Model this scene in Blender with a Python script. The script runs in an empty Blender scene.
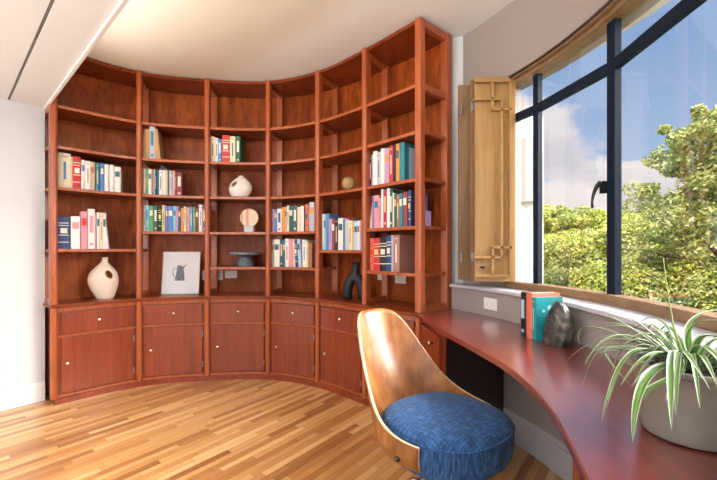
import bpy, bmesh, math, random
import numpy as np
from mathutils import Vector, Matrix
random.seed(7)
R = math.radians
COL = bpy.context.scene.collection
CAM_Z = 1.18
CEIL = 2.714
SOFFIT = 2.28
CT = 0.759          # height of the counter and desk top

# ------------------------------------------------------------------ materials
def newmat(name):
    m = bpy.data.materials.new(name); m.use_nodes = True
    nt = m.node_tree; b = nt.nodes['Principled BSDF']
    return m, nt, b
def N(nt, t, **k):
    n = nt.nodes.new(t)
    for a, v in k.items():
        if a in n.inputs: n.inputs[a].default_value = v
        else: setattr(n, a, v)
    return n
def ramp(nt, stops):
    r = nt.nodes.new('ShaderNodeValToRGB'); e = r.color_ramp.elements
    e[0].position, e[0].color = stops[0][0], (*stops[0][1], 1)
    e[1].position, e[1].color = stops[-1][0], (*stops[-1][1], 1)
    for p, c in stops[1:-1]:
        x = e.new(p); x.color = (*c, 1)
    return r
def plain(name, c, rough=.6, metal=0., noise=.08, scale=30, coat=0., bump=0., spec=.5):
    m, nt, b = newmat(name)
    tc = N(nt, 'ShaderNodeTexCoord'); nz = N(nt, 'ShaderNodeTexNoise', Scale=scale, Detail=4.)
    nt.links.new(tc.outputs['Object'], nz.inputs['Vector'])
    r = ramp(nt, [(.3, tuple(x*(1-noise) for x in c)), (.7, tuple(min(1, x*(1+noise)) for x in c))])
    nt.links.new(nz.outputs['Fac'], r.inputs[0]); nt.links.new(r.outputs[0], b.inputs['Base Color'])
    b.inputs['Roughness'].default_value = rough; b.inputs['Metallic'].default_value = metal
    b.inputs['Coat Weight'].default_value = coat; b.inputs['Specular IOR Level'].default_value = spec
    if bump:
        bp = N(nt, 'ShaderNodeBump', Strength=bump, Distance=.01)
        nt.links.new(nz.outputs['Fac'], bp.inputs['Height']); nt.links.new(bp.outputs[0], b.inputs['Normal'])
    return m
def wood(name, dark, mid, light, stretch=(14, 14, 1.2), rough=.35, coat=.25, swirl=1.5, fine=9.):
    m, nt, b = newmat(name)
    tc = N(nt, 'ShaderNodeTexCoord'); oi = N(nt, 'ShaderNodeObjectInfo')
    mp = N(nt, 'ShaderNodeMapping'); mp.inputs['Scale'].default_value = stretch
    off = N(nt, 'ShaderNodeVectorMath', operation='ADD')
    sc = N(nt, 'ShaderNodeMath', operation='MULTIPLY'); sc.inputs[1].default_value = 17.
    nt.links.new(oi.outputs['Random'], sc.inputs[0])
    nt.links.new(tc.outputs['Object'], off.inputs[0]); nt.links.new(sc.outputs[0], off.inputs[1])
    nt.links.new(off.outputs[0], mp.inputs['Vector'])
    n1 = N(nt, 'ShaderNodeTexNoise', Scale=swirl, Detail=3., Distortion=1.2)
    n2 = N(nt, 'ShaderNodeTexNoise', Scale=fine, Detail=6., Distortion=.3)
    for n in (n1, n2): nt.links.new(mp.outputs[0], n.inputs['Vector'])
    mx = N(nt, 'ShaderNodeMix', data_type='FLOAT'); mx.inputs[0].default_value = .4
    nt.links.new(n1.outputs['Fac'], mx.inputs[2]); nt.links.new(n2.outputs['Fac'], mx.inputs[3])
    r = ramp(nt, [(.3, dark), (.5, mid), (.7, light)])
    nt.links.new(mx.outputs[0], r.inputs[0]); nt.links.new(r.outputs[0], b.inputs['Base Color'])
    b.inputs['Roughness'].default_value = rough; b.inputs['Coat Weight'].default_value = coat
    b.inputs['Coat Roughness'].default_value = .2
    if 'back' in name or 'flat' in name: b.inputs['Specular IOR Level'].default_value = .2
    return m
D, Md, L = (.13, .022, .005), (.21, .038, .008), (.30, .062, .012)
M = {}
M['mahogany'] = wood('mahogany_upright', D, Md, L)
M['mahogany_flat'] = wood('mahogany_flat', D, Md, L, stretch=(3, 3, 14))  # shelf wood darkened to carry the shade under the shelves
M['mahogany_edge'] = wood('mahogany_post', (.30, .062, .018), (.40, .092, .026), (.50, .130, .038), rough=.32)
M['mahogany_back'] = wood('mahogany_back', (.16, .028, .005), (.29, .056, .008), (.45, .108, .016), stretch=(5, 5, 1.3), swirl=2.2, rough=.45, coat=.08)  # back wood darkened to carry the shade inside the bays
M['mahogany_door'] = wood('mahogany_door', (.17, .026, .009), (.25, .042, .014), (.33, .066, .021), stretch=(9, 9, .8), rough=.3)
M['desk'] = wood('cherry_desk', (.13, .016, .013), (.18, .024, .018), (.235, .035, .026), stretch=(9, 1.5, 9), rough=.30, coat=1.)
M['desk'].node_tree.nodes['Principled BSDF'].inputs['Coat IOR'].default_value = 2.0
M['dark_panel'] = wood('dark_panel_wood', (.018, .010, .012), (.026, .014, .016), (.035, .018, .02), rough=.5, coat=.1)  # near-black cabinet body, darker than its red door
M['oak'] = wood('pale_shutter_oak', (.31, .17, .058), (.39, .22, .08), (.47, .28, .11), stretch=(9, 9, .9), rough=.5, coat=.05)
M['oak_shaded'] = wood('shaded_shutter_oak', (.14, .075, .035), (.20, .11, .05), (.26, .15, .07), stretch=(9, 9, .9), rough=.5, coat=.05)  # shade on the folded-back leaves painted in as darker oak
M['oak_trim'] = wood('window_oak', (.17, .095, .045), (.25, .145, .07), (.33, .20, .10), stretch=(4, 4, 12), rough=.5, coat=.05)
M['walnut'] = wood('walnut_ply', (.13, .042, .011), (.28, .100, .026), (.47, .20, .058), stretch=(2.2, 2.2, .8), swirl=3.0, rough=.35, coat=.3, fine=14.)
M['ply_edge'] = plain('ply_edge', (.72, .50, .30), .4)
M['wall'] = plain('wall_paint', (.68, .70, .72), .75, noise=.015, scale=3)
M['apron'] = plain('apron_paint', (.33, .285, .27), .7, noise=.02, scale=3)
M['trimwhite'] = plain('white_trim_paint', (.86, .86, .86), .45, noise=.01)
M['sill'] = plain('sill_paint', (.55, .54, .60), .45, noise=.01)
M['ceiling'] = plain('ceiling_paint', (.84, .86, .87), .8, noise=.01, scale=3)
M['soffit'] = plain('soffit_paint', (.82, .85, .87), .8, noise=.01, scale=3)
M['groove'] = plain('groove_shadow_gap', (.22, .20, .20), .8)
M['steel'] = plain('dark_steel_frame', (.006, .013, .028), .6, noise=.1, spec=.12)
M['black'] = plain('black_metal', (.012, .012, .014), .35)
M['brass'] = plain('pale_knob_metal', (.75, .66, .55), .25, metal=.9)
M['chrome'] = plain('chrome', (.78, .78, .80), .18, metal=1.)
M['hinge'] = plain('hinge_metal', (.35, .36, .40), .35, metal=.8)
M['ceramic_cream'] = plain('cream_ceramic', (.80, .66, .54), .45, noise=.03)
M['ceramic_white'] = plain('white_ceramic', (.88, .80, .74), .4, noise=.02)
M['ceramic_black'] = plain('black_ceramic', (.012, .018, .025), .5, noise=.3)
M['stone_grey'] = plain('grey_stone', (.14, .16, .19), .6, noise=.35, scale=40)
M['marble'] = plain('pale_marble', (.62, .62, .66), .35, noise=.15, scale=25)
M['peach'] = plain('peach_clay', (.80, .36, .24), .6)
M['paleclay'] = plain('pale_clay', (.85, .68, .50), .6)
M['tanwood'] = plain('turned_tan_wood', (.46, .30, .13), .55, noise=.2, scale=12)
M['plate'] = plain('outlet_plastic', (.85, .84, .82), .35, noise=.01)
M['slot'] = plain('slot_dark', (.10, .09, .09), .5)
M['print'] = plain('print_paper', (.80, .82, .88), .55, noise=.02)
M['ink'] = plain('print_ink', (.16, .17, .20), .7, noise=.3, scale=60)
M['frame'] = plain('print_frame', (.70, .62, .48), .5)
M['pages'] = plain('book_pages', (.78, .71, .58), .8, noise=.05, scale=200)
M['soil'] = plain('potting_soil', (.035, .022, .015), .95, noise=.6, scale=120, bump=.6)
M['pot'] = plain('taupe_glazed_pot', (.20, .175, .145), .38, noise=.06, coat=.2)
M['stucco'] = plain('white_stucco', (.80, .78, .76), .85, noise=.04, scale=8)
M['greybox'] = plain('grey_outdoor_box', (.42, .42, .42), .7)
M['grass'] = plain('hillside_grass', (.07, .095, .03), .95, noise=.4, scale=2)
M['bark'] = plain('bark', (.10, .07, .045), .9, noise=.4, scale=20, bump=.5)

# strip-oak floor, boards along (.604,.797)
def floor_mat():
    m, nt, b = newmat('strip_oak_floor')
    tc = N(nt, 'ShaderNodeTexCoord'); mp = N(nt, 'ShaderNodeMapping')
    mp.inputs['Rotation'].default_value = (0, 0, -math.atan2(.797, .604))
    nt.links.new(tc.outputs['Object'], mp.inputs['Vector'])
    sp = N(nt, 'ShaderNodeSeparateXYZ'); nt.links.new(mp.outputs[0], sp.inputs[0])
    def math_(op, a, bb=None):
        n = N(nt, 'ShaderNodeMath', operation=op)
        if isinstance(a, (int, float)): n.inputs[0].default_value = a
        else: nt.links.new(a, n.inputs[0])
        if bb is not None:
            if isinstance(bb, (int, float)): n.inputs[1].default_value = bb
            else: nt.links.new(bb, n.inputs[1])
        return n.outputs[0]
    row = math_('DIVIDE', sp.outputs['Y'], .043); rid = math_('FLOOR', row)
    wn = N(nt, 'ShaderNodeTexWhiteNoise', noise_dimensions='1D'); nt.links.new(rid, wn.inputs['W'])
    al = math_('ADD', math_('DIVIDE', sp.outputs['X'], .62), math_('MULTIPLY', wn.outputs['Value'], 9.))
    bid = math_('FLOOR', al)
    cv = N(nt, 'ShaderNodeCombineXYZ'); nt.links.new(rid, cv.inputs[0]); nt.links.new(bid, cv.inputs[1])
    w2 = N(nt, 'ShaderNodeTexWhiteNoise', noise_dimensions='2D'); nt.links.new(cv.outputs[0], w2.inputs['Vector'])
    # grain
    gm = N(nt, 'ShaderNodeMapping'); gm.inputs['Scale'].default_value = (2.5, 45, 1)
    va = N(nt, 'ShaderNodeVectorMath', operation='ADD'); nt.links.new(mp.outputs[0], va.inputs[0]); nt.links.new(w2.outputs['Color'], va.inputs[1])
    nt.links.new(va.outputs[0], gm.inputs['Vector'])
    g = N(nt, 'ShaderNodeTexNoise', Scale=2.2, Detail=5., Distortion=.6); nt.links.new(gm.outputs[0], g.inputs['Vector'])
    f = math_('ADD', math_('MULTIPLY', w2.outputs['Value'], .72), math_('MULTIPLY', g.outputs['Fac'], .42))
    r = ramp(nt, [(.10, (.22, .075, .022)), (.28, (.42, .17, .050)), (.52, (.58, .27, .085)), (.80, (.72, .40, .15)), (1.0, (.82, .54, .25))])
    nt.links.new(f, r.inputs[0])
    fy = math_('FRACT', row); ex = math_('FRACT', al)
    gap = math_('MAXIMUM', math_('LESS_THAN', fy, .045), math_('LESS_THAN', ex, .004))
    mx = N(nt, 'ShaderNodeMix', data_type='RGBA'); nt.links.new(math_('MULTIPLY', gap, .55), mx.inputs[0])
    nt.links.new(r.outputs[0], mx.inputs[6]); mx.inputs[7].default_value = (.10, .035, .012, 1)
    nt.links.new(mx.outputs[2], b.inputs['Base Color'])
    b.inputs['Roughness'].default_value = .33; b.inputs['Coat Weight'].default_value = .3; b.inputs['Coat Roughness'].default_value = .3
    return m
M['floor'] = floor_mat()

def fabric():
    m, nt, b = newmat('blue_tweed')
    tc = N(nt, 'ShaderNodeTexCoord')
    out = []
    for s in ((140, 14, 14), (14, 140, 14)):
        mp = N(nt, 'ShaderNodeMapping'); mp.inputs['Scale'].default_value = s
        nt.links.new(tc.outputs['Object'], mp.inputs['Vector'])
        n = N(nt, 'ShaderNodeTexNoise', Scale=1.6, Detail=4.); nt.links.new(mp.outputs[0], n.inputs['Vector']); out.append(n)
    mx = N(nt, 'ShaderNodeMix', data_type='FLOAT'); mx.inputs[0].default_value = .5
    nt.links.new(out[0].outputs['Fac'], mx.inputs[2]); nt.links.new(out[1].outputs['Fac'], mx.inputs[3])
    r = ramp(nt, [(.36, (.005, .026, .085)), (.5, (.014, .066, .19)), (.64, (.055, .165, .38))])
    nt.links.new(mx.outputs[0], r.inputs[0]); nt.links.new(r.outputs[0], b.inputs['Base Color'])
    bp = N(nt, 'ShaderNodeBump', Strength=.3, Distance=.003); nt.links.new(mx.outputs[0], bp.inputs['Height']); nt.links.new(bp.outputs[0], b.inputs['Normal'])
    b.inputs['Roughness'].default_value = .9; b.inputs['Sheen Weight'].default_value = .05
    return m
M['fabric'] = fabric()

def rock_mat():
    m, nt, b = newmat('dark_river_stone')
    tc = N(nt, 'ShaderNodeTexCoord'); n = N(nt, 'ShaderNodeTexNoise', Scale=14., Detail=8., Distortion=1.5)
    nt.links.new(tc.outputs['Object'], n.inputs['Vector'])
    r = ramp(nt, [(.35, (.018, .017, .018)), (.5, (.06, .052, .047)), (.62, (.15, .12, .10)), (.75, (.30, .25, .21))])
    nt.links.new(n.outputs['Fac'], r.inputs[0]); nt.links.new(r.outputs[0], b.inputs['Base Color'])
    bp = N(nt, 'ShaderNodeBump', Strength=.5, Distance=.01); nt.links.new(n.outputs['Fac'], bp.inputs['Height']); nt.links.new(bp.outputs[0], b.inputs['Normal'])
    b.inputs['Roughness'].default_value = .3
    return m
M['rock'] = rock_mat()

def leaf_mat(name, stops):
    m, nt, b = newmat(name)
    g = N(nt, 'ShaderNodeNewGeometry'); r = ramp(nt, stops)
    nt.links.new(g.outputs['Random Per Island'], r.inputs[0]); nt.links.new(r.outputs[0], b.inputs['Base Color'])
    b.inputs['Roughness'].default_value = .6
    tr = N(nt, 'ShaderNodeBsdfTranslucent'); nt.links.new(r.outputs[0], tr.inputs['Color'])
    mx = N(nt, 'ShaderNodeMixShader'); mx.inputs[0].default_value = .3
    nt.links.new(b.outputs[0], mx.inputs[1]); nt.links.new(tr.outputs[0], mx.inputs[2])
    nt.links.new(mx.outputs[0], nt.nodes['Material Output'].inputs[0])
    return m
M['leaf_lime'] = leaf_mat('lime_foliage', [(0, (.09, .15, .03)), (.35, (.34, .42, .06)), (.7, (.66, .66, .12)), (1, (.90, .84, .36))])
M['leaf_green'] = leaf_mat('green_foliage', [(0, (.08, .15, .035)), (.4, (.24, .34, .07)), (.75, (.46, .52, .12)), (1, (.70, .68, .24))])
M['leaf_olive'] = leaf_mat('olive_foliage', [(0, (.10, .15, .05)), (.4, (.32, .39, .10)), (.75, (.58, .60, .20)), (1, (.88, .84, .46))])

def spider_leaf():
    m, nt, b = newmat('variegated_leaf')
    uv = N(nt, 'ShaderNodeUVMap'); sp = N(nt, 'ShaderNodeSeparateXYZ'); nt.links.new(uv.outputs[0], sp.inputs[0])
    r = ramp(nt, [(0, (.50, .55, .44)), (.13, (.42, .50, .32)), (.20, (.04, .11, .025)), (.5, (.16, .30, .04)), (.80, (.04, .11, .025)), (.87, (.42, .50, .32)), (1, (.50, .55, .44))])
    nt.links.new(sp.outputs['X'], r.inputs[0]); nt.links.new(r.outputs[0], b.inputs['Base Color'])
    b.inputs['Roughness'].default_value = .38
    return m
M['spider'] = spider_leaf()

def glass():
    m, nt, b = newmat('window_glass')
    t = N(nt, 'ShaderNodeBsdfTransparent'); g = N(nt, 'ShaderNodeBsdfGlossy', Roughness=.02)
    fr = N(nt, 'ShaderNodeFresnel', IOR=1.35); mx = N(nt, 'ShaderNodeMixShader')
    ml = N(nt, 'ShaderNodeMath', operation='MULTIPLY'); ml.inputs[1].default_value = .22
    nt.links.new(fr.outputs[0], ml.inputs[0]); nt.links.new(ml.outputs[0], mx.inputs[0])
    nt.links.new(t.outputs[0], mx.inputs[1]); nt.links.new(g.outputs[0], mx.inputs[2])
    nt.links.new(mx.outputs[0], nt.nodes['Material Output'].inputs[0])
    return m
M['glass'] = glass()

BOOKCOL = dict(cream=(.82, .72, .50), white=(.86, .83, .80), red=(.60, .03, .03), beige=(.62, .47, .30), teal=(.02, .22, .30),
    blue=(.10, .24, .58), navy=(.025, .06, .20), pink=(.80, .30, .36), tan=(.50, .31, .15), grey=(.52, .54, .62), green=(.12, .42, .18),
    slate=(.06, .12, .17), maroon=(.26, .05, .06), aqua=(.28, .66, .72), forest=(.03, .13, .08), black=(.015, .015, .02), lime=(.60, .72, .30),
    purple=(.25, .16, .55), mauve=(.52, .33, .50), orange=(.80, .30, .06), yellow=(.86, .72, .32), lilac=(.58, .44, .80), coral=(.70, .16, .10),
    sage=(.36, .52, .38), lightblue=(.48, .66, .86), rust=(.40, .17, .09), crimson=(.55, .02, .09), brown=(.42, .21, .17))
BM = {k: plain('book_cloth_'+k, v, .5, noise=.05, scale=60) for k, v in BOOKCOL.items()}
BM['gold'] = plain('gold_foil', (.75, .52, .22), .35, metal=.3)
BM['ivory'] = plain('ivory_label', (.85, .80, .68), .6)

# ------------------------------------------------------------------ object helpers
def link(o, parent=None):
    COL.objects.link(o)
    if parent is not None: o.parent = parent
    return o
def tag(o, label=None, cat=None, group=None, kind=None):
    if label: o['label'] = label
    if cat: o['category'] = cat
    if group: o['group'] = group
    if kind: o['kind'] = kind
    return o
def thing(name, loc, label, cat, group=None, rz=0.):
    o = bpy.data.objects.new(name, None); o.empty_display_size = .05
    o.location = loc; o.rotation_euler = (0, 0, rz); link(o)
    return tag(o, label, cat, group)
def obj(name, bm, mats, parent=None, origin=None, smooth=False, local=False, bevel=0.):
    """bm in world coordinates (or the parent's own frame with local=True)"""
    bmesh.ops.recalc_face_normals(bm, faces=bm.faces)
    org = Vector((0, 0, 0))
    if not local:
        if parent is not None:
            r = parent
            while r.parent is not None: r = r.parent
            org = Vector(r.location)
        elif origin is not None: org = Vector(origin)
        bmesh.ops.translate(bm, vec=-org, verts=bm.verts)
    me = bpy.data.meshes.new(name); bm.to_mesh(me); bm.free()
    if not isinstance(mats, (list, tuple)): mats = [mats]
    for m in mats: me.materials.append(m)
    if smooth:
        me.shade_smooth() if hasattr(me, 'shade_smooth') else None
        for p in me.polygons: p.use_smooth = True
    o = bpy.data.objects.new(name, me)
    if parent is None: o.location = org
    link(o, parent)
    if bevel:
        md = o.modifiers.new('bevel', 'BEVEL'); md.width = bevel; md.segments = 2; md.limit_method = 'ANGLE'; md.angle_limit = R(40)
    return o
def autosmooth(o, ang=35):
    me = o.data
    for p in me.polygons: p.use_smooth = True
    bm = bmesh.new(); bm.from_mesh(me)
    for e in bm.edges:
        if len(e.link_faces) == 2 and e.calc_face_angle(0) > R(ang): e.smooth = False
    bm.to_mesh(me); bm.free()
    return o
def add_prism(bm, poly, z0, z1, mi=0):
    a = [bm.verts.new((x, y, z0)) for x, y in poly]; b = [bm.verts.new((x, y, z1)) for x, y in poly]
    fs = [bm.faces.new(a[::-1]), bm.faces.new(b)]
    n = len(a)
    for i in range(n): fs.append(bm.faces.new((a[i], a[(i+1) % n], b[(i+1) % n], b[i])))
    for f in fs: f.material_index = mi
    return fs
def add_strip(bm, A, B, z0, z1, mi=0):
    """solid between two plan polylines A and B"""
    n = len(A); v = []
    for (ax, ay), (bx, by) in zip(A, B):
        v.append([bm.verts.new((ax, ay, z0)), bm.verts.new((bx, by, z0)), bm.verts.new((bx, by, z1)), bm.verts.new((ax, ay, z1))])
    fs = [bm.faces.new(v[0]), bm.faces.new(v[-1][::-1])]
    for i in range(n-1):
        for k in range(4):
            fs.append(bm.faces.new((v[i][k], v[i+1][k], v[i+1][(k+1) % 4], v[i][(k+1) % 4])))
    for f in fs: f.material_index = mi
def add_box(bm, c, s, ux=(1, 0, 0), uy=(0, 1, 0), uz=(0, 0, 1), mi=0):
    c = Vector(c); ux, uy, uz = Vector(ux).normalized(), Vector(uy).normalized(), Vector(uz).normalized()
    v = [bm.verts.new(c + ux*s[0]/2*i + uy*s[1]/2*j + uz*s[2]/2*k) for i in (-1, 1) for j in (-1, 1) for k in (-1, 1)]
    for q in ((0, 1, 3, 2), (4, 6, 7, 5), (0, 4, 5, 1), (2, 3, 7, 6), (0, 2, 6, 4), (1, 5, 7, 3)):
        f = bm.faces.new([v[i] for i in q]); f.material_index = mi
def add_tube(bm, pts, rad, seg=10, mi=0, caps=True):
    pts = [Vector(p) for p in pts]; n = len(pts)
    if not isinstance(rad, (list, tuple)): rad = [rad]*n
    rings = []; up = Vector((0, 0, 1)); prev = None
    for i, p in enumerate(pts):
        t = (pts[min(i+1, n-1)] - pts[max(i-1, 0)]).normalized()
        if prev is None:
            a = t.cross(up)
            if a.length < 1e-3: a = t.cross(Vector((1, 0, 0)))
            a.normalize()
        else:
            a = (prev - t*prev.dot(t)).normalized()
        prev = a; b = t.cross(a)
        rings.append([bm.verts.new(p + (a*math.cos(2*math.pi*k/seg) + b*math.sin(2*math.pi*k/seg))*rad[i]) for k in range(seg)])
    for i in range(n-1):
        for k in range(seg):
            f = bm.faces.new((rings[i][k], rings[i][(k+1) % seg], rings[i+1][(k+1) % seg], rings[i+1][k])); f.material_index = mi; f.smooth = True
    if caps:
        for rg in (rings[0][::-1], rings[-1]):
            f = bm.faces.new(rg); f.material_index = mi
def add_lathe(bm, prof, c=(0, 0, 0), seg=32, sx=1., sy=1., fn=None, mi=0):
    rings = []
    for r, z in prof:
        ring = []
        for k in range(seg):
            a = 2*math.pi*k/seg; x, y, zz = r*math.cos(a)*sx, r*math.sin(a)*sy, z
            if fn: x, y, zz = fn(x, y, zz)
            ring.append(bm.verts.new((c[0]+x, c[1]+y, c[2]+zz)))
        rings.append(ring)
    for i in range(len(rings)-1):
        for k in range(seg):
            f = bm.faces.new((rings[i][k], rings[i][(k+1) % seg], rings[i+1][(k+1) % seg], rings[i+1][k])); f.smooth = True; f.material_index = mi
    for rg in (rings[0][::-1], rings[-1]):
        f = bm.faces.new(rg); f.material_index = mi
def BMn(): return bmesh.new()

# ------------------------------------------------------------------ plan of the curved bookcase
FP = [(-2.303, 2.912), (-1.884, 3.304), (-1.359, 3.455), (-.8196, 3.487), (-.3506, 3.292), (.0457, 2.931), (.3955, 2.538)]
FN = [(-.77, .64), (-.33, .944), (-.15, .989), (.163, .987), (.474, .88), (.6, .8), (.745, .667)]
FP = [Vector(p) for p in FP]; FN = [Vector(p).normalized() for p in FN]
def _cr(A, s):
    i = int(min(max(math.floor(s), 0), 5)); t = s-i
    p1, p2 = A[i], A[i+1]
    p0 = A[i-1] if i > 0 else 2*A[0]-A[1]
    p3 = A[i+2] if i+2 < len(A) else 2*A[-1]-A[-2]
    return .5*((2*p1)+(-p0+p2)*t+(2*p0-5*p1+4*p2-p3)*t*t+(-p0+3*p1-3*p2+p3)*t**3)
def pn(s):
    return _cr(FN, s).normalized()
def pt(s, d):
    p = _cr(FP, s) + d*pn(s); return (p.x, p.y)
def slab(bm, s0, s1, d0, d1, z0, z1, n=10, mi=0):
    S = [s0+(s1-s0)*i/n for i in range(n+1)]
    add_strip(bm, [pt(s, d0) for s in S], [pt(s, d1) for s in S], z0, z1, mi)
# plan of the bowed window wall
WC = Vector((-1.05, 1.6))
def wp(deg, r): return (WC.x + r*math.cos(R(deg)), WC.y + r*math.sin(R(deg)))
def warc(bm, a0, a1, r0, r1, z0, z1, n=None, mi=0):
    n = n or max(2, int(abs(a1-a0)/2)); A = [a0+(a1-a0)*i/n for i in range(n+1)]
    add_strip(bm, [wp(a, r0) for a in A], [wp(a, r1) for a in A], z0, z1, mi)

# ------------------------------------------------------------------ the room
def struct(name, bm, mat, smooth=False, bevel=0.):
    o = obj(name, bm, mat, origin=(0, 0, 0), smooth=False, bevel=bevel)
    if smooth: autosmooth(o)
    return tag(o, kind='structure')
bm = BMn(); add_prism(bm, [(-6.6, -3.2), (1.08, -3.2), (1.08, 4.6), (-6.6, 4.6)], -.15, 0); struct('floor', bm, M['floor'])
bm = BMn()
add_prism(bm, [(-6.6, -3.2), (1.12, -3.2), (1.32, .3), (1.32, 2.6), (1.05, 3.2), (1.05, 4.6), (-6.6, 4.6)], CEIL, CEIL+.15)
struct('ceiling', bm, M['ceiling'])
# lowered ceiling on this side of the beam line n.p = .557
n2 = Vector((.679, .734)).normalized(); t2 = Vector((-n2.y, n2.x))
def bl(k, t): p = n2*k + t2*t; return (p.x, p.y)
bm = BMn(); add_prism(bm, [(-6.5, -3.1), (.9, -3.1), bl(.325, -1.25), bl(.325, 5.2), (-6.5, 4.3)], SOFFIT, SOFFIT+.3); struct('ceiling_soffit', bm, M['soffit'])
bm = BMn(); add_prism(bm, [bl(.325, -1.25), bl(.341, -1.25), bl(.341, 4.3), bl(.325, 4.3)], SOFFIT+.012, SOFFIT+.3); struct('trim_1', bm, M['groove'])
bm = BMn(); add_prism(bm, [bl(.341, -1.27), bl(.535, -1.27), bl(.535, 4.3), bl(.341, 4.3)], SOFFIT-.002, CEIL-.001)
struct('ceiling_beam', bm, M['soffit'])
bm = BMn(); add_prism(bm, [bl(.535, -1.27), bl(.557, -1.27), bl(.557, 4.3), bl(.535, 4.3)], SOFFIT-.012, SOFFIT+.25); struct('trim_2', bm, M['trimwhite'], bevel=.004)

wd = Vector((.6, .8)); wn_ = Vector((-.8, .6))
we = Vector((-2.452, 3.010))
def lw(t, k): p = we - wd*t + wn_*k; return (p.x, p.y)
bm = BMn(); add_prism(bm, [lw(0, 0), lw(5.4, 0), lw(5.4, .12), lw(0, .12)], 0, SOFFIT); struct('wall_left', bm, M['wall'])
bm = BMn()
add_prism(bm, [lw(.001, -.016), lw(5.4, -.016), lw(5.4, 0), lw(.001, 0)], 0, .135)
add_prism(bm, [lw(.001, -.010), lw(5.4, -.010), lw(5.4, 0), lw(.001, 0)], .135, .15)
struct('baseboard_left', bm, M['trimwhite'], bevel=.003)
# wall behind the bookcase, follows its curve
bm = BMn(); S = [-.02+6.03*i/40 for i in range(41)]
add_strip(bm, [pt(s, .385 if s > 0 else .385) for s in S], [pt(s, .50) for s in S], 0, CEIL)
a = pt(-.02, .385); b = lw(0, .12); struct('wall_back', bm, M['wall'], smooth=True)
bm = BMn(); add_prism(bm, [(a[0], a[1]), pt(-.02, .5), (b[0]-.10, b[1]+.05), (b[0], b[1]), lw(-.0, .10)], 0, CEIL); struct('wall_nook', bm, M['wall'])
# short return between bookcase and window wall
e6 = Vector(pt(6.0, .405)); cw = Vector(wp(33, 2.15))
bm = BMn(); add_prism(bm, [tuple(e6), tuple(cw), wp(33, 2.32), tuple(e6+Vector((.12, .12)))], 0, CEIL); struct('wall_return', bm, M['wall'])
# window wall
bm = BMn()
warc(bm, 33.2, -54, 2.15, 2.32, 0, .935, 44); struct('wall_window_lower', bm, M['apron'], smooth=True)
bm = BMn(); warc(bm, 33.2, -54, 2.15, 2.32, 2.225, CEIL, 44); struct('wall_window_upper', bm, M['apron'], smooth=True)
bm = BMn(); warc(bm, 33.2, 23.4, 2.15, 2.30, .935, 2.225, 6); struct('wall_window_pier', bm, M['apron'], smooth=True)
bm = BMn(); warc(bm, 33.2, -42, 2.04, 2.15, CT, .915, 36); struct('wall_apron', bm, M['apron'], smooth=True)
bm = BMn(); warc(bm, 33.2, -42, 2.015, 2.15, .915, .935, 36); struct('trim_sill', bm, M['sill'], smooth=True, bevel=.003)
bm = BMn(); warc(bm, 24, -36, 2.130, 2.15, 0, .15, 30); warc(bm, 24, -36, 2.137, 2.15, .15, .177, 30); struct('baseboard_window', bm, M['sill'], smooth=True)
p36 = wp(-54, 2.15); p36o = wp(-54, 2.32)
bm = BMn(); add_prism(bm, [p36, (.20, -3.0), (.4, -3.0), p36o], 0, CEIL); struct('wall_right', bm, M['wall'])
bm = BMn(); add_prism(bm, [(-6.5, -3.0), (.8, -3.0), (.8, -3.15), (-6.5, -3.15)], 0, CEIL); struct('wall_rear', bm, M['wall'])
q = lw(5.4, 0)
bm = BMn(); add_prism(bm, [q, (q[0], -3.0), (q[0]-.12, -3.0), (q[0]-.12, q[1])], 0, CEIL); struct('wall_far_left', bm, M['wall'])

# window: steel frame with wooden casing
ND = [31.5, 20.6, 17.5, 3.47, -11., -24.9]
nodes = [23.6, 17.5, 3.47, -13., -28., -41., -53.5]
RW = 2.205
win = obj('window_1', BMn(), M['steel']); tag(win, kind='structure')
def part(name, bm, mats, parent, **k): return obj(name, bm, mats, parent, **k)
for i, a_ in enumerate(nodes):
    w = .040 if a_ == 17.5 else .050
    c = wp(a_, RW); n = (math.cos(R(a_)), math.sin(R(a_)), 0); t = (-n[1], n[0], 0)
    bm = BMn(); add_box(bm, (c[0], c[1], 1.595), (w, .035, 1.27), t, n); part('mullion', bm, M['steel'], win, bevel=.003)
def facet(i, z0, z1, th, k0=0, k1=0, dr=0.):
    A, B = Vector(wp(nodes[i], RW+dr)), Vector(wp(nodes[i+1], RW+dr))
    t = (B-A).normalized(); n = Vector((-t.y, t.x))
    if n.dot(A-WC) < 0: n = -n
    A = A+t*k0; B = B-t*k1
    b = BMn(); add_strip(b, [tuple(A-n*th/2), tuple(B-n*th/2)], [tuple(A+n*th/2), tuple(B+n*th/2)], z0, z1); return b
for i in range(6):
    part('transom', facet(i, 1.982, 2.028, .03, .02, .02), M['steel'], win)
    part('bottom_rail', facet(i, .94, .975, .03, .02, .02), M['steel'], win)
    part('top_rail', facet(i, 2.213, 2.224, .03, .02, .02), M['steel'], win)
    part('pane', facet(i, .974, 1.984, .004, .015, .015), M['glass'], win)
    part('pane', facet(i, 2.026, 2.214, .004, .015, .015), M['glass'], win)
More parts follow.
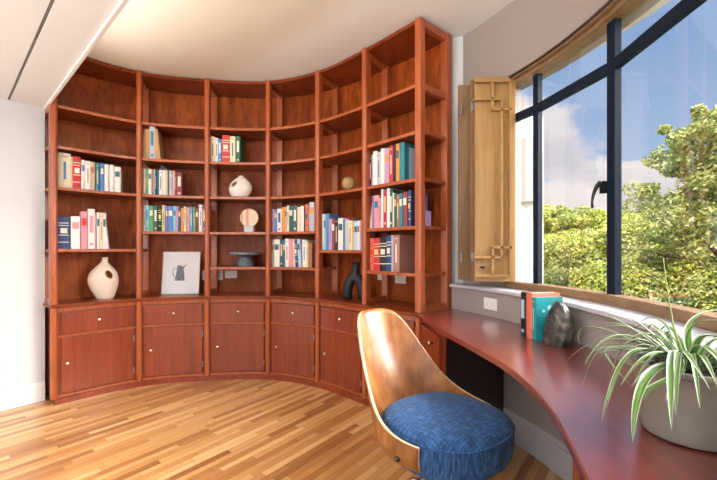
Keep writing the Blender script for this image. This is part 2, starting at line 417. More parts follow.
# opening sash stile beside the wide mullion, and its latch handle
bm = BMn()
lat = Vector(wp(4.6, 2.168)); rad = Vector((math.cos(R(4.3)), math.sin(R(4.3)))); tan = Vector((-rad.y, rad.x))
def L3(o_, tt, z): p = lat + tan*tt + rad*o_; return (p.x, p.y, z)
add_box(bm, L3(0.008, -.012, 1.462), (.022, .02, .055), (tan.x, tan.y, 0), (rad.x, rad.y, 0))
add_tube(bm, [L3(-.004, -.012, 1.488), L3(-.012, .000, 1.470), L3(-.016, .012, 1.448), L3(-.018, .021, 1.422), L3(-.018, .026, 1.395), L3(-.018, .024, 1.372)], [.009, .010, .008, .0065, .0055, .006], 10)
part('handle', bm, M['black'], win)
bm = BMn(); warc(bm, 23.4, -53.9, 2.15, 2.225, .935, .977, 30); struct('trim_window_bottom', bm, M['oak_trim'], smooth=True, bevel=.003)
bm = BMn(); warc(bm, 23.4, -53.9, 2.155, 2.235, 2.203, 2.224, 30); warc(bm, 23.4, -53.9, 2.125, 2.149, 2.222, 2.25, 30); struct('trim_window_top', bm, M['oak_trim'], smooth=True)
bm = BMn(); warc(bm, 23.4, -53.9, 2.118, 2.124, 2.228, 2.240, 30); struct('trim_shadow_line', bm, M['black'], smooth=True)  # black strip standing in for the shadow line above the window
bm = BMn(); warc(bm, 33, -54, 2.32, 2.60, 2.40, 2.50, 36); struct('trim_eave', bm, M['stucco'], smooth=True)

# ------------------------------------------------------------------ bookcase
bc = thing('bookcase', (pt(3, .15)[0], pt(3, .15)[1], CT), 'tall curved red wood bookcase standing on the cabinets along the back wall', 'bookcase')
SH = [(2.279, 1.968, 1.654, 1.18), (2.279, 1.968, 1.654, 1.334), (2.279, 1.968, 1.654, 1.334, 1.017),
      (2.279, 1.968, 1.654, 1.334, 1.017), (2.279, 1.968, 1.654, 1.17), (2.279, 1.968, 1.654, 1.334, 1.017)]
TOP = CEIL-.012
EP = .042
def post_bm(s, d, w, dep, z0, z1, round_=True):
    b = BMn(); c = Vector(_cr(FP, s)); n = pn(s); t = Vector((n.y, -n.x))
    poly = []
    if round_:
        for k in range(9):
            a = math.pi*k/8; poly.append(tuple(c + t*(w/2)*math.cos(a) + n*(d - (w/2)*.75*math.sin(a))))
        poly += [tuple(c - t*w/2 + n*(d+dep)), tuple(c + t*w/2 + n*(d+dep))]
    else:
        poly = [tuple(c + t*w/2*i + n*(d+dep*j)) for i, j in ((-1, 0), (1, 0), (1, 1), (-1, 1))]
    add_prism(b, poly, z0, z1); return b
for i in range(7):
    w = .046 if i < 6 else .066
    if i < 6: o = part('post', post_bm(i, 0, w, .05, CT, TOP), M['mahogany_edge'], bc); autosmooth(o)
    else: part('post', post_bm(i, -.012, .05, .055, CT, TOP, False), M['mahogany_edge'], bc, bevel=.008)
    part('back_post', post_bm(i, .28, .056, .055, CT, TOP, False), M['mahogany_edge'], bc, bevel=.002)
    levs = sorted(set(([] if i == 0 else list(SH[i-1])) + ([] if i == 6 else list(SH[i]))))
    c = Vector(_cr(FP, i)); n = pn(i); t = (n.y, -n.x, 0); m_ = c + n*.1625
    for z, hh in [(z, .045 if z == 2.279 else .022) for z in levs] + [(CT+.04, .04), (TOP, .05)]:
        bm = BMn(); add_box(bm, (m_.x, m_.y, z-hh/2), (.036, .228, hh), t, (n.x, n.y, 0)); part('side_rail', bm, M['mahogany_edge'], bc)
for i in range(6):
    for z in SH[i]:
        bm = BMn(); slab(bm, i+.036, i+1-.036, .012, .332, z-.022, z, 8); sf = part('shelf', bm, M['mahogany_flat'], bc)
        bm = BMn(); slab(bm, i+.036, i+1-.036, .002, .0118, z-.023, z+.0005, 8); part('lit_edge', bm, M['mahogany_edge'], sf, bevel=.002)  # lit front edge of the shelf painted as a lighter strip
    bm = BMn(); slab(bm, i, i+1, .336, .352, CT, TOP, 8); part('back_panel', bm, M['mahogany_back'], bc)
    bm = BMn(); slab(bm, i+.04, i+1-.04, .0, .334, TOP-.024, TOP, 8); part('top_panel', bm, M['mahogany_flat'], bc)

# counter over the cabinets
bm = BMn(); slab(bm, -.05, 6.0, -.03, .37, CT-.026, CT, 60)
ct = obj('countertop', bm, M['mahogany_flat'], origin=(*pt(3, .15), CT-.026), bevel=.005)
tag(ct, 'narrow curved red wood counter between the cabinets and the shelves', 'countertop')

# base cabinets
CN = ['first base cabinet from the left, its door under the tall cream vase', 'second base cabinet from the left, below the leaning jug print',
      'third base cabinet from the left, below the grey pedestal bowl', 'fourth base cabinet from the left, narrow, below the sage green book',
      'fifth base cabinet from the left, below the black arch vase', 'sixth base cabinet from the left, mostly hidden behind the wooden chair back']
def knob(parent, s, z, d=-.012):
    c = Vector(_cr(FP, s)) + pn(s)*d; n = pn(s); b = BMn()
    prof = [(.006, 0), (.006, .014), (.011, .018), (.0145, .024), (.0145, .029), (.010, .033), (.003, .035)]
    rings = []
    t = Vector((n.y, -n.x, 0)); u = Vector((0, 0, 1)); ax = Vector((-n.x, -n.y, 0)); c3 = Vector((c.x, c.y, z)) + Vector((n.x, n.y, 0))*.012
    for r_, h in prof:
        rings.append([b.verts.new(c3 + ax*h + (t*math.cos(k*math.pi/8)+u*math.sin(k*math.pi/8))*r_) for k in range(16)])
    for i in range(len(rings)-1):
        for k in range(16):
            f = b.faces.new((rings[i][k], rings[i][(k+1) % 16], rings[i+1][(k+1) % 16], rings[i+1][k])); f.smooth = True
    b.faces.new(rings[0][::-1]); b.faces.new(rings[-1])
    return part('knob', b, M['brass'], parent)
for i in range(6):
    cab = thing('base_cabinet', (*pt(i+.5, .15), 0), 'red wood ' + CN[i], 'cabinet')
    bm = BMn(); slab(bm, i+.006, i+.994, .016, .34, .045, CT-.027, 10); part('body', bm, M['mahogany_door'], cab)
    bm = BMn(); slab(bm, i+.006, i+.994, -.012, .05, 0, .045, 10); part('plinth', bm, M['mahogany_door'], cab)
    for za, zb in ((.700, CT-.027), (.046, .066), (.502, .518)):
        bm = BMn(); slab(bm, i+EP, i+1-EP, .000, .0158, za, zb, 10); part('face_rail', bm, M['mahogany_edge'], cab)
    bm = BMn(); slab(bm, i+.075, i+1-.075, -.003, .0158, .522, .692, 10); dr = part('drawer', bm, M['mahogany_door'], cab, bevel=.002)
    knob(dr, i+.5, .612, -.003)
    bm = BMn(); slab(bm, i+.075, i+1-.075, -.003, .0158, .072, .498, 10); do = part('door', bm, M['mahogany_door'], cab, bevel=.002)
    knob(do, i+(.17 if i != 0 else .14), .30, -.003)
    for z in (.15, .42):
        b = BMn(); c = Vector(_cr(FP, i+1-.068)) + pn(i+.95)*-.004; add_box(b, (c.x, c.y, z), (.008, .01, .05), (pn(i+.95).y, -pn(i+.95).x, 0), (pn(i+.95).x, pn(i+.95).y, 0)); part('hinge', b, M['hinge'], do)
    for s_ in ([i, i+1] if i == 5 else [i]):
        sh = post_bm(s_, -.002, .044, .017, .0455, CT-.0275); autosmooth(part('post', sh, M['mahogany_edge'], cab))

# ------------------------------------------------------------------ desk
def polyline(pts, n):
    P = [Vector(p) for p in pts]; Q = []
    m = len(P)-1
    for k in range(n+1):
        u = k/n*m; i = min(int(u), m-1); t = u-i
        p1, p2 = P[i], P[i+1]; p0 = P[i-1] if i > 0 else 2*p1-p2; p3 = P[i+2] if i+2 <= m else 2*p2-p1
        q_ = .5*((2*p1)+(-p0+p2)*t+(2*p0-5*p1+4*p2-p3)*t*t+(-p0+3*p1-3*p2+p3)*t**3); Q.append((q_.x, q_.y))
    return Q
F_ = polyline([pt(6.003, -.03), (.405, 2.26), (.4336, 2.00), (.498, 1.642), (.533, 1.403), (.530, 1.183), (.503, 1.002), (.467, .864), (.416, .70), (.36, .56), (.29, .42)], 44)
p7 = pt(6.003, .38)
B_ = [(p7[0], p7[1])] + [wp(30.5 - (30.5+36)*k/43, 2.038) for k in range(44)]
def desk_strip(z0, z1, din=0.):
    b = BMn(); A = []
    for f, g in zip(F_, B_):
        v = Vector(g)-Vector(f); A.append(tuple(Vector(f)+v.normalized()*din))
    add_strip(b, A, B_, z0, z1); return b
dk = thing('desk', (.7, 1.5, 0), 'long curved glossy cherry red desk running under the window', 'desk')
o = part('desk_top', desk_strip(CT-.026, CT), M['desk'], dk, bevel=.004)
g0 = wp(-20, 2.03)
bm = BMn(); a = Vector((.492, .872)); b_ = Vector(wp(-21, 2.03)); t = (b_-a).normalized(); n = Vector((-t.y, t.x))*.013
add_prism(bm, [tuple(a-n), tuple(b_-n), tuple(b_+n), tuple(a+n)], 0, CT-.027); sp_ = part('support_panel', bm, M['mahogany'], dk)
bm = BMn(); c = a+t*.045-n*1.1; add_tube(bm, [(c.x, c.y, .655), (c.x-n.x*.3, c.y-n.y*.3, .655)], .011, 14); part('bolt', bm, M['black'], sp_)
# cabinet under the desk beside the kneehole
dc = thing('desk_cabinet', (.6, 2.4, 0), 'small red wood cabinet under the desk beside the dark kneehole', 'cabinet')
q0, q1 = Vector(pt(6.0, .01)) + Vector((.028, -.015)), Vector((.462, 2.02)); q2, q3 = Vector((.915, 2.43)), Vector(pt(6, .36)) + Vector((.03, -.03))
bm = BMn(); add_prism(bm, [tuple(q0), tuple(q1), tuple(q2), tuple(q3)], 0, CT-.027); part('body', bm, M['dark_panel'], dc)
t = (q1-q0).normalized(); n = Vector((t.y, -t.x))
if n.dot(Vector((-1, 0))) < 0: n = -n
def face(s0, s1, z0, z1, th):
    b = BMn(); o_ = .001 if th < .012 else .0115
    a0, a1 = q0+t*s0+n*o_, q0+t*s1+n*o_; add_prism(b, [tuple(a0), tuple(a1), tuple(a1+n*th), tuple(a0+n*th)], z0, z1); return b
Ld = (q1-q0).length
part('face_frame', face(.0, Ld, .0, CT-.028, .010), M['mahogany_door'], dc)
do = part('door', face(.035, Ld-.05, .07, .70, .016), M['mahogany_door'], dc, bevel=.002)
kc = q0+t*(Ld-.085*2.0)+n*.027
bm = BMn(); add_tube(bm, [(kc.x, kc.y, .645), (kc.x+n.x*.016, kc.y+n.y*.016, .645), (kc.x+n.x*.02, kc.y+n.y*.02, .645), (kc.x+n.x*.032, kc.y+n.y*.032, .645)], [.006, .006, .0145, .012], 16); part('knob', bm, M['brass'], do)

# ------------------------------------------------------------------ outlets
def outlet(c, nrm, w, h, label, group=None, horiz=False):
    th = thing('wall_outlet', c, label, 'outlet', group)
    n = Vector((nrm[0], nrm[1], 0)).normalized(); t = Vector((n.y, -n.x, 0))
    b = BMn(); add_box(b, Vector(c)-n*.003, (w, .006, h), t, n); pl = part('cover_plate', b, M['plate'], th, bevel=.0015)
    for k in (-1, 1):
        cc = Vector(c)-n*.0072 + (t*k*w*.2 if horiz else Vector((0, 0, k*h*.2)))
        b = BMn(); add_box(b, cc, (.026, .0025, .03) if not horiz else (.03, .0025, .026), t, n); so = part('socket', b, M['plate'], th)
        b = BMn()
        for m_ in (-1, 1):
            add_box(b, cc-n*.0016 + (Vector((0, 0, 1))*m_*.006 if horiz else t*m_*.006), (.008, .0008, .002) if horiz else (.002, .0008, .008), t, n)
        part('slot', b, M['slot'], so)
    return th
cc = wp(23.15, 2.04); outlet((*cc, .837), (math.cos(R(23.15)), math.sin(R(23.15))), .115, .072, 'white outlet on the low wall behind the desk, left of the three books', horiz=True)
for s, z, w, h, lab in ((1.862, .925, .07, .1, 'white outlet right of the jug print, inside the second bay'), (2.06, .925, .07, .1, 'white outlet beside the second divider, left edge of the third bay'),
                   (2.235, .93, .115, .075, 'wide white outlet in the third bay, under the grey bowl'), (4.875, .955, .075, .075, 'small white outlet behind the divider, below the blue and red books'),
                   (5.238, .945, .115, .085, 'wide white outlet below the brown book at the end of the lowest row')):
    c = Vector(_cr(FP, s)) + pn(s)*.3355; n = pn(s); outlet((c.x, c.y, z), (n.x, n.y), w, h, lab, horiz=w > .1)

# ------------------------------------------------------------------ shutters
sh = thing('folding_shutter', (.84, 2.42, .94), 'folded pale oak shutter with raised lattice strips beside the window', 'shutter')
def leaf(x0, x1, y, z0, z1, th, ang=0.):
    b = BMn(); t = Vector((math.cos(ang), math.sin(ang))); n = Vector((-t.y, t.x)); a = Vector((x0, y)); e = a+t*(x1-x0)
    add_prism(b, [tuple(a), tuple(e), tuple(e+n*th), tuple(a+n*th)], z0, z1); return b
Z0, Z1 = .980, 2.238
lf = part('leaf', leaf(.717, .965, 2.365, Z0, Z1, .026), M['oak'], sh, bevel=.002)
b2 = part('leaf', leaf(.700, .945, 2.402, Z0, Z1, .026), M['oak_shaded'], sh, bevel=.002)
b3 = part('leaf', leaf(.640, .868, 2.455, Z0+.005, Z1-.01, .024), M['oak_shaded'], sh, bevel=.002)
b4 = part('leaf', leaf(.655, .850, 2.49, Z0+.005, Z1-.01, .024), M['oak_shaded'], sh, bevel=.002)
bm = BMn(); yy = 2.365-.013
def strip(x0, x1, z0, z1): add_box(bm, ((x0+x1)/2, yy, (z0+z1)/2), (x1-x0, .027, z1-z0))
def PX(px): return (px-358.5)/385*2.36
def PZ(py): return CAM_Z + (249-py)/385*2.36
w_ = .014
X0, X1 = PX(474), PX(510.5)
# outer border of the fretwork
strip(X0, X1, PZ(82.2)-w_/2, PZ(82.2)+w_/2); strip(X0, X1, PZ(275.5)-w_/2, PZ(275.5)+w_/2)
strip(X1-w_, X1, PZ(275.5), PZ(82.2))
for (zt, zm, zl, zb, s_) in ((82.2, 100, 110, 275.5, 1),):
    strip(X0, PX(501.5), PZ(100)-w_/2, PZ(100)+w_/2)
    strip(PX(491.5)-w_/2, PX(491.5)+w_/2, PZ(110.2), PZ(82.2))
    strip(PX(491.5)-w_/2, X1, PZ(110.2)-w_/2, PZ(110.2)+w_/2)
    strip(PX(500.8)-w_/2, PX(500.8)+w_/2, PZ(257.5), PZ(100))
    strip(X0, PX(501.5), PZ(257.3)-w_/2, PZ(257.3)+w_/2)
    strip(PX(491.8)-w_/2, PX(491.8)+w_/2, PZ(275.5), PZ(247.5))
    strip(PX(491.8)-w_/2, X1, PZ(247.5)-w_/2, PZ(247.5)+w_/2)
part('lattice', bm, M['oak'], sh)
bm = BMn(); add_box(bm, (PX(482.5), 2.355, PZ(267.2)), (.022, .018, .012)); part('knob', bm, M['black'], sh)
for zz in (PZ(104), PZ(258)):
    for x_, y_ in ((.7155, 2.384), (.653, 2.468)):
        bm = BMn(); add_box(bm, (x_-.002, y_-.012 if x_ < .7 else y_+.012, zz), (.007, .05, .062)); add_tube(bm, [(x_-.006, y_+.02, zz-.032), (x_-.006, y_+.02, zz+.032)], .006, 8); part('hinge', bm, M['hinge'], sh)

# ------------------------------------------------------------------ books
def book_bm(th, h, dep, fancy, rounded=True):
    """local: x across the spine, -y is the spine, z up, base at z 0"""
    b = BMn(); c = .0022
    if th < .012: c = .0015
    add_box(b, (0, .004, h/2), (th-2*c, dep-.010, h-.006), mi=1)
    for s in (-1, 1): add_box(b, (s*(th/2-c/2), .0015, h/2), (c, dep-.001, h), mi=0)
    # rounded spine
    n = 5; A = []; Bk = []
    for k in range(n+1):
        u = -1+2*k/n; A.append((u*th/2, -dep/2 - (.004 if rounded else .001)*(1-u*u))); Bk.append((u*(th/2), -dep/2+.003))
    add_strip(b, A, Bk, 0, h, 0)
    y = -dep/2-.0052
    if fancy == 1:      # bands
        for f in (.2, .42, .72, .8): add_strip(b, [(u*th/2*.98, -dep/2-.0005-.004*(1-u*u)) for u in (-1, -.4, .4, 1)], [(u*th/2*.9, -dep/2+.001) for u in (-1, -.4, .4, 1)], h*f, h*f+.006, 2)
        add_box(b, (0, y+.0008, h*.57), (th*.62, .0012, h*.16), mi=2)
    elif fancy == 2:    # title block
        add_box(b, (0, y+.0008, h*.62), (th*.5, .0012, h*.42), mi=2)
        add_box(b, (0, y+.0008, h*.12), (th*.45, .0012, h*.06), mi=2)
    elif fancy == 3:    # label
        add_box(b, (0, y+.0008, h*.72), (th*.72, .0012, h*.2), mi=2)
    elif fancy == 4:    # thin line title
        add_box(b, (0, y+.0008, h*.5), (max(.003, th*.22), .0012, h*.5), mi=2)
        add_box(b, (0, y+.0008, h*.9), (th*.6, .0012, .004), mi=2)
    return b
ORD = ['first', 'second', 'third', 'fourth', 'fifth', 'sixth', 'seventh', 'eighth', 'ninth', 'tenth', 'eleventh', 'twelfth', 'thirteenth', 'fourteenth', 'fifteenth', 'sixteenth', 'seventeenth', 'eighteenth', 'nineteenth', 'twentieth']
ROW = dict(A='upper row of the leftmost bay', B='lower row of the leftmost bay', C='short top row of the second bay', D='pale row of the second bay',
    E='full colourful row of the second bay', F='only row of the third bay', G='upper row of the fourth bay', H='lower row of the fourth bay',
    I='only row of the fifth bay', J='top row of the sixth bay', K='middle row of the sixth bay', L='bottom row of the sixth bay')
NAMES = dict(lightblue='light blue', forest='dark green', slate='dark slate')
BOOKS = [
    ('A', 0, 1.654, [(0.1245,0.0774,0.271,'cream',''), (0.1986,0.0121,0.251,'cream',''), (0.2512,0.052,0.257,'red','*'), (0.3165,0.0239,0.239,'white',''), (0.3685,0.0397,0.233,'white',''), (0.425,0.0294,0.232,'beige','*'), (0.4769,0.027,0.23,'teal',''), (0.5274,0.0273,0.23,'blue',''), (0.5787,0.0318,0.228,'white',''), (0.6388,0.0343,0.228,'white',''), (0.7099,0.0471,0.218,'white','*')]),
    ('B', 0, 1.18, [(0.1151,0.071,0.248,'navy','*'), (0.2364,0.0608,0.258,'white','*'), (0.3291,0.0446,0.3,'pink','*'), (0.4073,0.0483,0.324,'white','*'), (0.4564,0.0103,0.294,'pink',''), (0.4837,0.0215,0.3,'white',''), (0.5193,0.0217,0.298,'cream',''), (0.5552,0.0218,0.298,'white',''), (0.5928,0.0206,0.294,'white','/')]),
    ('C', 1, 1.968, [(1.0856,0.0421,0.262,'tan',''), (1.1672,0.0459,0.295,'grey','*'), (1.2515,0.045,0.27,'tan','/')]),
    ('D', 1, 1.654, [(1.0615,0.0183,0.227,'white',''), (1.0951,0.0177,0.228,'green',''), (1.1358,0.0263,0.227,'white',''), (1.1741,0.0117,0.224,'tan',''), (1.1943,0.0094,0.227,'white',''), (1.2182,0.0157,0.227,'navy',''), (1.2471,0.0134,0.225,'teal',''), (1.289,0.0302,0.224,'white',''), (1.3382,0.0233,0.225,'white',''), (1.3733,0.0145,0.225,'cream',''), (1.3986,0.0122,0.222,'slate',''), (1.4239,0.0146,0.224,'white',''), (1.4522,0.0155,0.223,'grey',''), (1.477,0.0107,0.224,'white',''), (1.5003,0.014,0.226,'red',''), (1.5585,0.0482,0.211,'maroon','*')]),
    ('E', 1, 1.334, [(1.0608,0.0114,0.227,'white',''), (1.0965,0.0269,0.228,'aqua','*'), (1.1539,0.0341,0.225,'green','*'), (1.2155,0.033,0.226,'forest','*'), (1.2762,0.0301,0.23,'black','*'), (1.3267,0.0248,0.233,'lime',''), (1.3726,0.0218,0.226,'purple','*'), (1.4305,0.0415,0.228,'blue','*'), (1.4872,0.0205,0.231,'aqua',''), (1.526,0.0215,0.229,'mauve',''), (1.562,0.0191,0.221,'navy',''), (1.6005,0.0225,0.212,'orange',''), (1.6406,0.021,0.227,'yellow',''), (1.6764,0.0177,0.217,'pink',''), (1.7018,0.0093,0.222,'white',''), (1.738,0.0297,0.226,'blue',''), (1.7848,0.0196,0.224,'green',''), (1.8266,0.0239,0.218,'maroon',''), (1.8809,0.0317,0.246,'white',''), (1.9341,0.0241,0.236,'slate','*')]),
    ('F', 2, 1.968, [(2.0724,0.0382,0.233,'cream',''), (2.1304,0.0253,0.224,'white',''), (2.1821,0.0315,0.216,'blue','*'), (2.2717,0.067,0.253,'red','*'), (2.3786,0.0516,0.244,'cream',''), (2.4639,0.0421,0.246,'forest','*')]),
    ('G', 3, 1.334, [(3.0268,0.0155,0.209,'white',''), (3.062,0.0195,0.209,'lilac',''), (3.1078,0.0266,0.208,'blue',''), (3.1787,0.0459,0.212,'white','*'), (3.2561,0.0313,0.227,'orange',''), (3.3053,0.0183,0.229,'beige',''), (3.3442,0.0205,0.24,'white',''), (3.4031,0.0393,0.237,'forest','*'), (3.4832,0.043,0.237,'slate','*'), (3.5581,0.0339,0.222,'cream',''), (3.6245,0.0341,0.23,'white',''), (3.6701,0.0118,0.22,'black',''), (3.719,0.0377,0.241,'coral','*'), (3.8185,0.0543,0.257,'grey','*')]),
    ('H', 3, 1.017, [(3.038,0.035,0.244,'sage','*'), (3.1268,0.0563,0.25,'white',''), (3.2186,0.0321,0.247,'slate','*'), (3.2685,0.0182,0.247,'teal',''), (3.3228,0.0368,0.257,'white',''), (3.4001,0.0424,0.254,'pink',''), (3.4643,0.023,0.251,'cream',''), (3.515,0.0263,0.248,'navy','*/'), (3.5782,0.0318,0.254,'lightblue','/'), (3.6692,0.0472,0.243,'white',''), (3.7312,0.0162,0.233,'yellow',''), (3.7855,0.0369,0.212,'rust','')]),
    ('I', 4, 1.17, [(4.0409,0.0311,0.311,'white',''), (4.0937,0.0225,0.309,'aqua',''), (4.1491,0.0342,0.312,'blue',''), (4.2133,0.0346,0.266,'mauve',''), (4.2756,0.0303,0.266,'maroon',''), (4.3434,0.0411,0.266,'black',''), (4.4327,0.0543,0.265,'white',''), (4.5058,0.0236,0.256,'teal',''), (4.5677,0.0423,0.251,'grey',''), (4.6409,0.0362,0.237,'cream',''), (4.701,0.0254,0.232,'beige',''), (4.7594,0.0343,0.231,'lightblue',''), (4.8122,0.0215,0.233,'white',''), (4.8543,0.0201,0.234,'mauve','')]),
    ('J', 5, 1.654, [(5.0192,0.0149,0.245,'white',''), (5.0538,0.0202,0.24,'black',''), (5.0884,0.0148,0.24,'lilac',''), (5.1416,0.0401,0.265,'white',''), (5.2151,0.0345,0.25,'grey',''), (5.2879,0.0372,0.27,'white',''), (5.3685,0.0449,0.265,'mauve','*'), (5.4527,0.0351,0.275,'red',''), (5.5133,0.0257,0.27,'black',''), (5.572,0.0331,0.275,'orange','*'), (5.6494,0.0419,0.275,'teal','!')]),
    ('K', 5, 1.334, [(5.0508,0.0234,0.25,'cream','/'), (5.1042,0.0212,0.25,'purple',''), (5.17,0.0473,0.25,'pink','*'), (5.2375,0.0208,0.225,'pink',''), (5.2821,0.0228,0.29,'white',''), (5.3379,0.0349,0.28,'crimson','*'), (5.398,0.0274,0.29,'white',''), (5.4518,0.0261,0.275,'forest','*'), (5.4911,0.0139,0.25,'white',''), (5.5308,0.0266,0.245,'forest',''), (5.5793,0.0233,0.235,'rust',''), (5.6317,0.0287,0.24,'teal',''), (5.7043,0.0394,0.245,'maroon','*'), (5.7807,0.0274,0.25,'navy','*')]),
    ('L', 5, 1.017, [(5.0152,0.0235,0.245,'blue',''), (5.0755,0.0371,0.245,'coral','*'), (5.1719,0.0599,0.245,'red','*'), (5.2973,0.064,0.25,'black','*'), (5.4074,0.0435,0.262,'navy','*'), (5.4724,0.02,0.262,'grey',''), (5.548,0.0549,0.262,'brown','!')]),
]
rnd = random.Random(3)
DARK = {'navy', 'forest', 'black', 'slate', 'maroon', 'red', 'crimson', 'teal', 'purple', 'blue', 'rust', 'brown', 'green'}
for key, bay, zs, lst in BOOKS:
    for k, (s, th, h, colr, fl) in enumerate(lst):
        dep = .135 if key in 'DG' else (.19 if key in 'JKLI' else .16)
        dep += rnd.uniform(-.008, .008)
        th2 = max(th-.0016, .007)
        if '*' in fl: fancy = 1 if colr in ('red', 'navy', 'black', 'coral') else rnd.choice((2, 3))
        else: fancy = rnd.choice((0, 4, 4, 3)) if th2 > .016 else rnd.choice((0, 4))
        acc = BM['gold'] if (colr in DARK and rnd.random() < .5) else (BM['ivory'] if colr in DARK else BM[rnd.choice(['slate', 'red', 'blue', 'rust', 'forest', 'orange', 'teal'])])
        if '*' in fl and colr in ('white',): acc = BM['slate' if key != 'B' else 'pink']
        bm = book_bm(th2, h, dep, fancy)
        if '!' in fl:
            x_ = th2/2+.0006
            if colr == 'teal':
                add_box(bm, (x_, .02, h*.5), (.0012, dep*.62, h*.8), mi=2)
                acc = BM['lightblue']
        if '/' in fl:
            lean = -.10 if key in 'BCH' else .13
            if key == 'H': lean = -.06
            for v in bm.verts: v.co.x += (v.co.z)*lean
        n = pn(s); c = Vector(_cr(FP, s)) + n*(.045+dep/2)
        word = NAMES.get(colr, colr)
        adj = 'leaning ' if '/' in fl else ('tall ' if (h > .285 and key != 'L') else '')
        adj2 = {1: 'banded ', 2: 'titled ', 3: 'labelled '}.get(fancy, '') if '*' in fl else ''
        if th < .013: adj = 'very thin ' 
        lab = f'{adj}{word} {adj2}book, {ORD[k]} from the left in the {ROW[key]}'.replace('full colourful row','full row')
        if len(lab.split()) > 16: lab = lab.replace(adj, '', 1) if adj else lab.replace(adj2, '')
        bm2 = bm
        bmesh.ops.recalc_face_normals(bm2, faces=bm2.faces)
        me = bpy.data.meshes.new('book'); bm2.to_mesh(me); bm2.free()
        for m_ in (BM[colr], M['pages'], acc): me.materials.append(m_)
        o = bpy.data.objects.new('book', me); o.location = (c.x, c.y, zs+.0004)
        o.rotation_euler = (0, 0, math.atan2(n.y, n.x)-math.pi/2); link(o)
        tag(o, lab, 'book', 'books in the ' + ROW[key])
def loose_book(x, y, z, rz, th, h, dep, colr, acc, fancy, label, group, rot=None):
    bm = book_bm(th, h, dep, fancy); bmesh.ops.recalc_face_normals(bm, faces=bm.faces)
    me = bpy.data.meshes.new('book'); bm.to_mesh(me); bm.free()
    for m_ in (BM[colr], M['pages'], acc): me.materials.append(m_)
    o = bpy.data.objects.new('book', me); o.location = (x, y, z); o.rotation_euler = rot or (0, 0, rz); link(o)
    return tag(o, label, 'book', group)
# red book lying across the fifth bay row
c = Vector(_cr(FP, 4.36)) + pn(4.36)*.17; n = pn(4.36)
loose_book(c.x, c.y, 1.17+.312-.043, 0, .012, .11, .15, 'crimson', BM['gold'], 0, 'thin crimson book lying flat on top of the books in the fifth bay', None,
           rot=(0, R(90), math.atan2(n.y, n.x)-math.pi/2))
# two books seen through the open end of the bookcase
for (s_, d_, th, h, dep, colr, acc, lab) in ((5.905, .095, .032, .215, .09, 'purple', BM['lilac'], 'purple book at the open right end of the bookcase'),
                                            (5.953, .105, .018, .105, .10, 'lilac', BM['yellow'], 'small patterned lilac book leaning against the purple book')):
    n = pn(s_); c = Vector(_cr(FP, s_)) + n*d_
    o = loose_book(c.x, c.y, 1.3344, math.atan2(n.y, n.x)-math.pi/2, th, h, dep, colr, acc, 2, lab, None)
# books on the desk, spines to the room, with the stone
mth = Vector((.17, -.985)).normalized(); dd = Vector((.985, .17)).normalized()
rz = math.atan2(dd.y, dd.x)-math.pi/2
q = Vector((.795, 1.885))
t0 = 0
for (th, h, dep, colr, acc, fy, lab) in ((.044, .212, .115, 'black', BM['lightblue'], 2, 'black book with pale blue spine marks on the desk, first of the three'),
        (.044, .214, .145, 'coral', BM['ivory'], 0, 'coral red book on the desk between the black and the turquoise book'),
        (.03, .197, .135, 'teal', BM['aqua'], 4, 'turquoise book with pale dots on its cover beside the dark stone')):
    c = q + mth*(t0+th/2) + dd*dep/2; t0 += th+.001
    bm = book_bm(th, h, dep, fy)
    if colr == 'teal':
        for (yy_, zz_, r_) in ((.0, .15, .012), (.02, .16, .006), (-.03, .135, .008), (.035, .10, .009), (.03, .06, .005), (-.01, .085, .006)):
            bmm = [bm.verts.new((th/2+.0008, yy_+r_*math.cos(a), zz_+r_*math.sin(a))) for a in [2*math.pi*k/10 for k in range(10)]]
            f = bm.faces.new(bmm); f.material_index = 2
    me = bpy.data.meshes.new('book'); bm.to_mesh(me); bm.free()
    for m_ in (BM[colr] if colr != 'teal' else plain('turquoise_cover', (.012, .26, .29), .45), M['pages'], acc): me.materials.append(m_)
    o = bpy.data.objects.new('book', me); o.location = (c.x, c.y, CT+.0004); o.rotation_euler = (0, 0, rz); link(o)
    tag(o, lab, 'book', 'books on the desk')
# stone
bm = BMn(); bmesh.ops.create_icosphere(bm, subdivisions=5, radius=1.)
from mathutils import noise
for v in bm.verts:
    p = v.co.copy(); f = 1+.10*noise.noise(p*1.6+Vector((3, 1, 5)))+.035*noise.noise(p*5)
    zz = p.z
    r_ = 1.0-.26*max(zz, 0)
    v.co = Vector((p.x*.058*r_*f, p.y*.066*r_*f, (zz*f)*.118))
    if p.z < 0: v.co.x *= 1+.18*min(1, -p.z*1.6); v.co.y *= 1+.12*min(1, -p.z*1.6)
    if v.co.z < -.074: v.co.z = -.074
    v.co.z += .074
    v.co.x += .012*math.sin(v.co.z*12)
o = obj('stone_bookend', bm, M['rock'], local=True, smooth=True); o.location = (.878, 1.70, CT+.0004); o.rotation_euler = (0, 0, .2)
tag(o, 'dark mottled upright stone on the desk beside the turquoise book', 'stone')

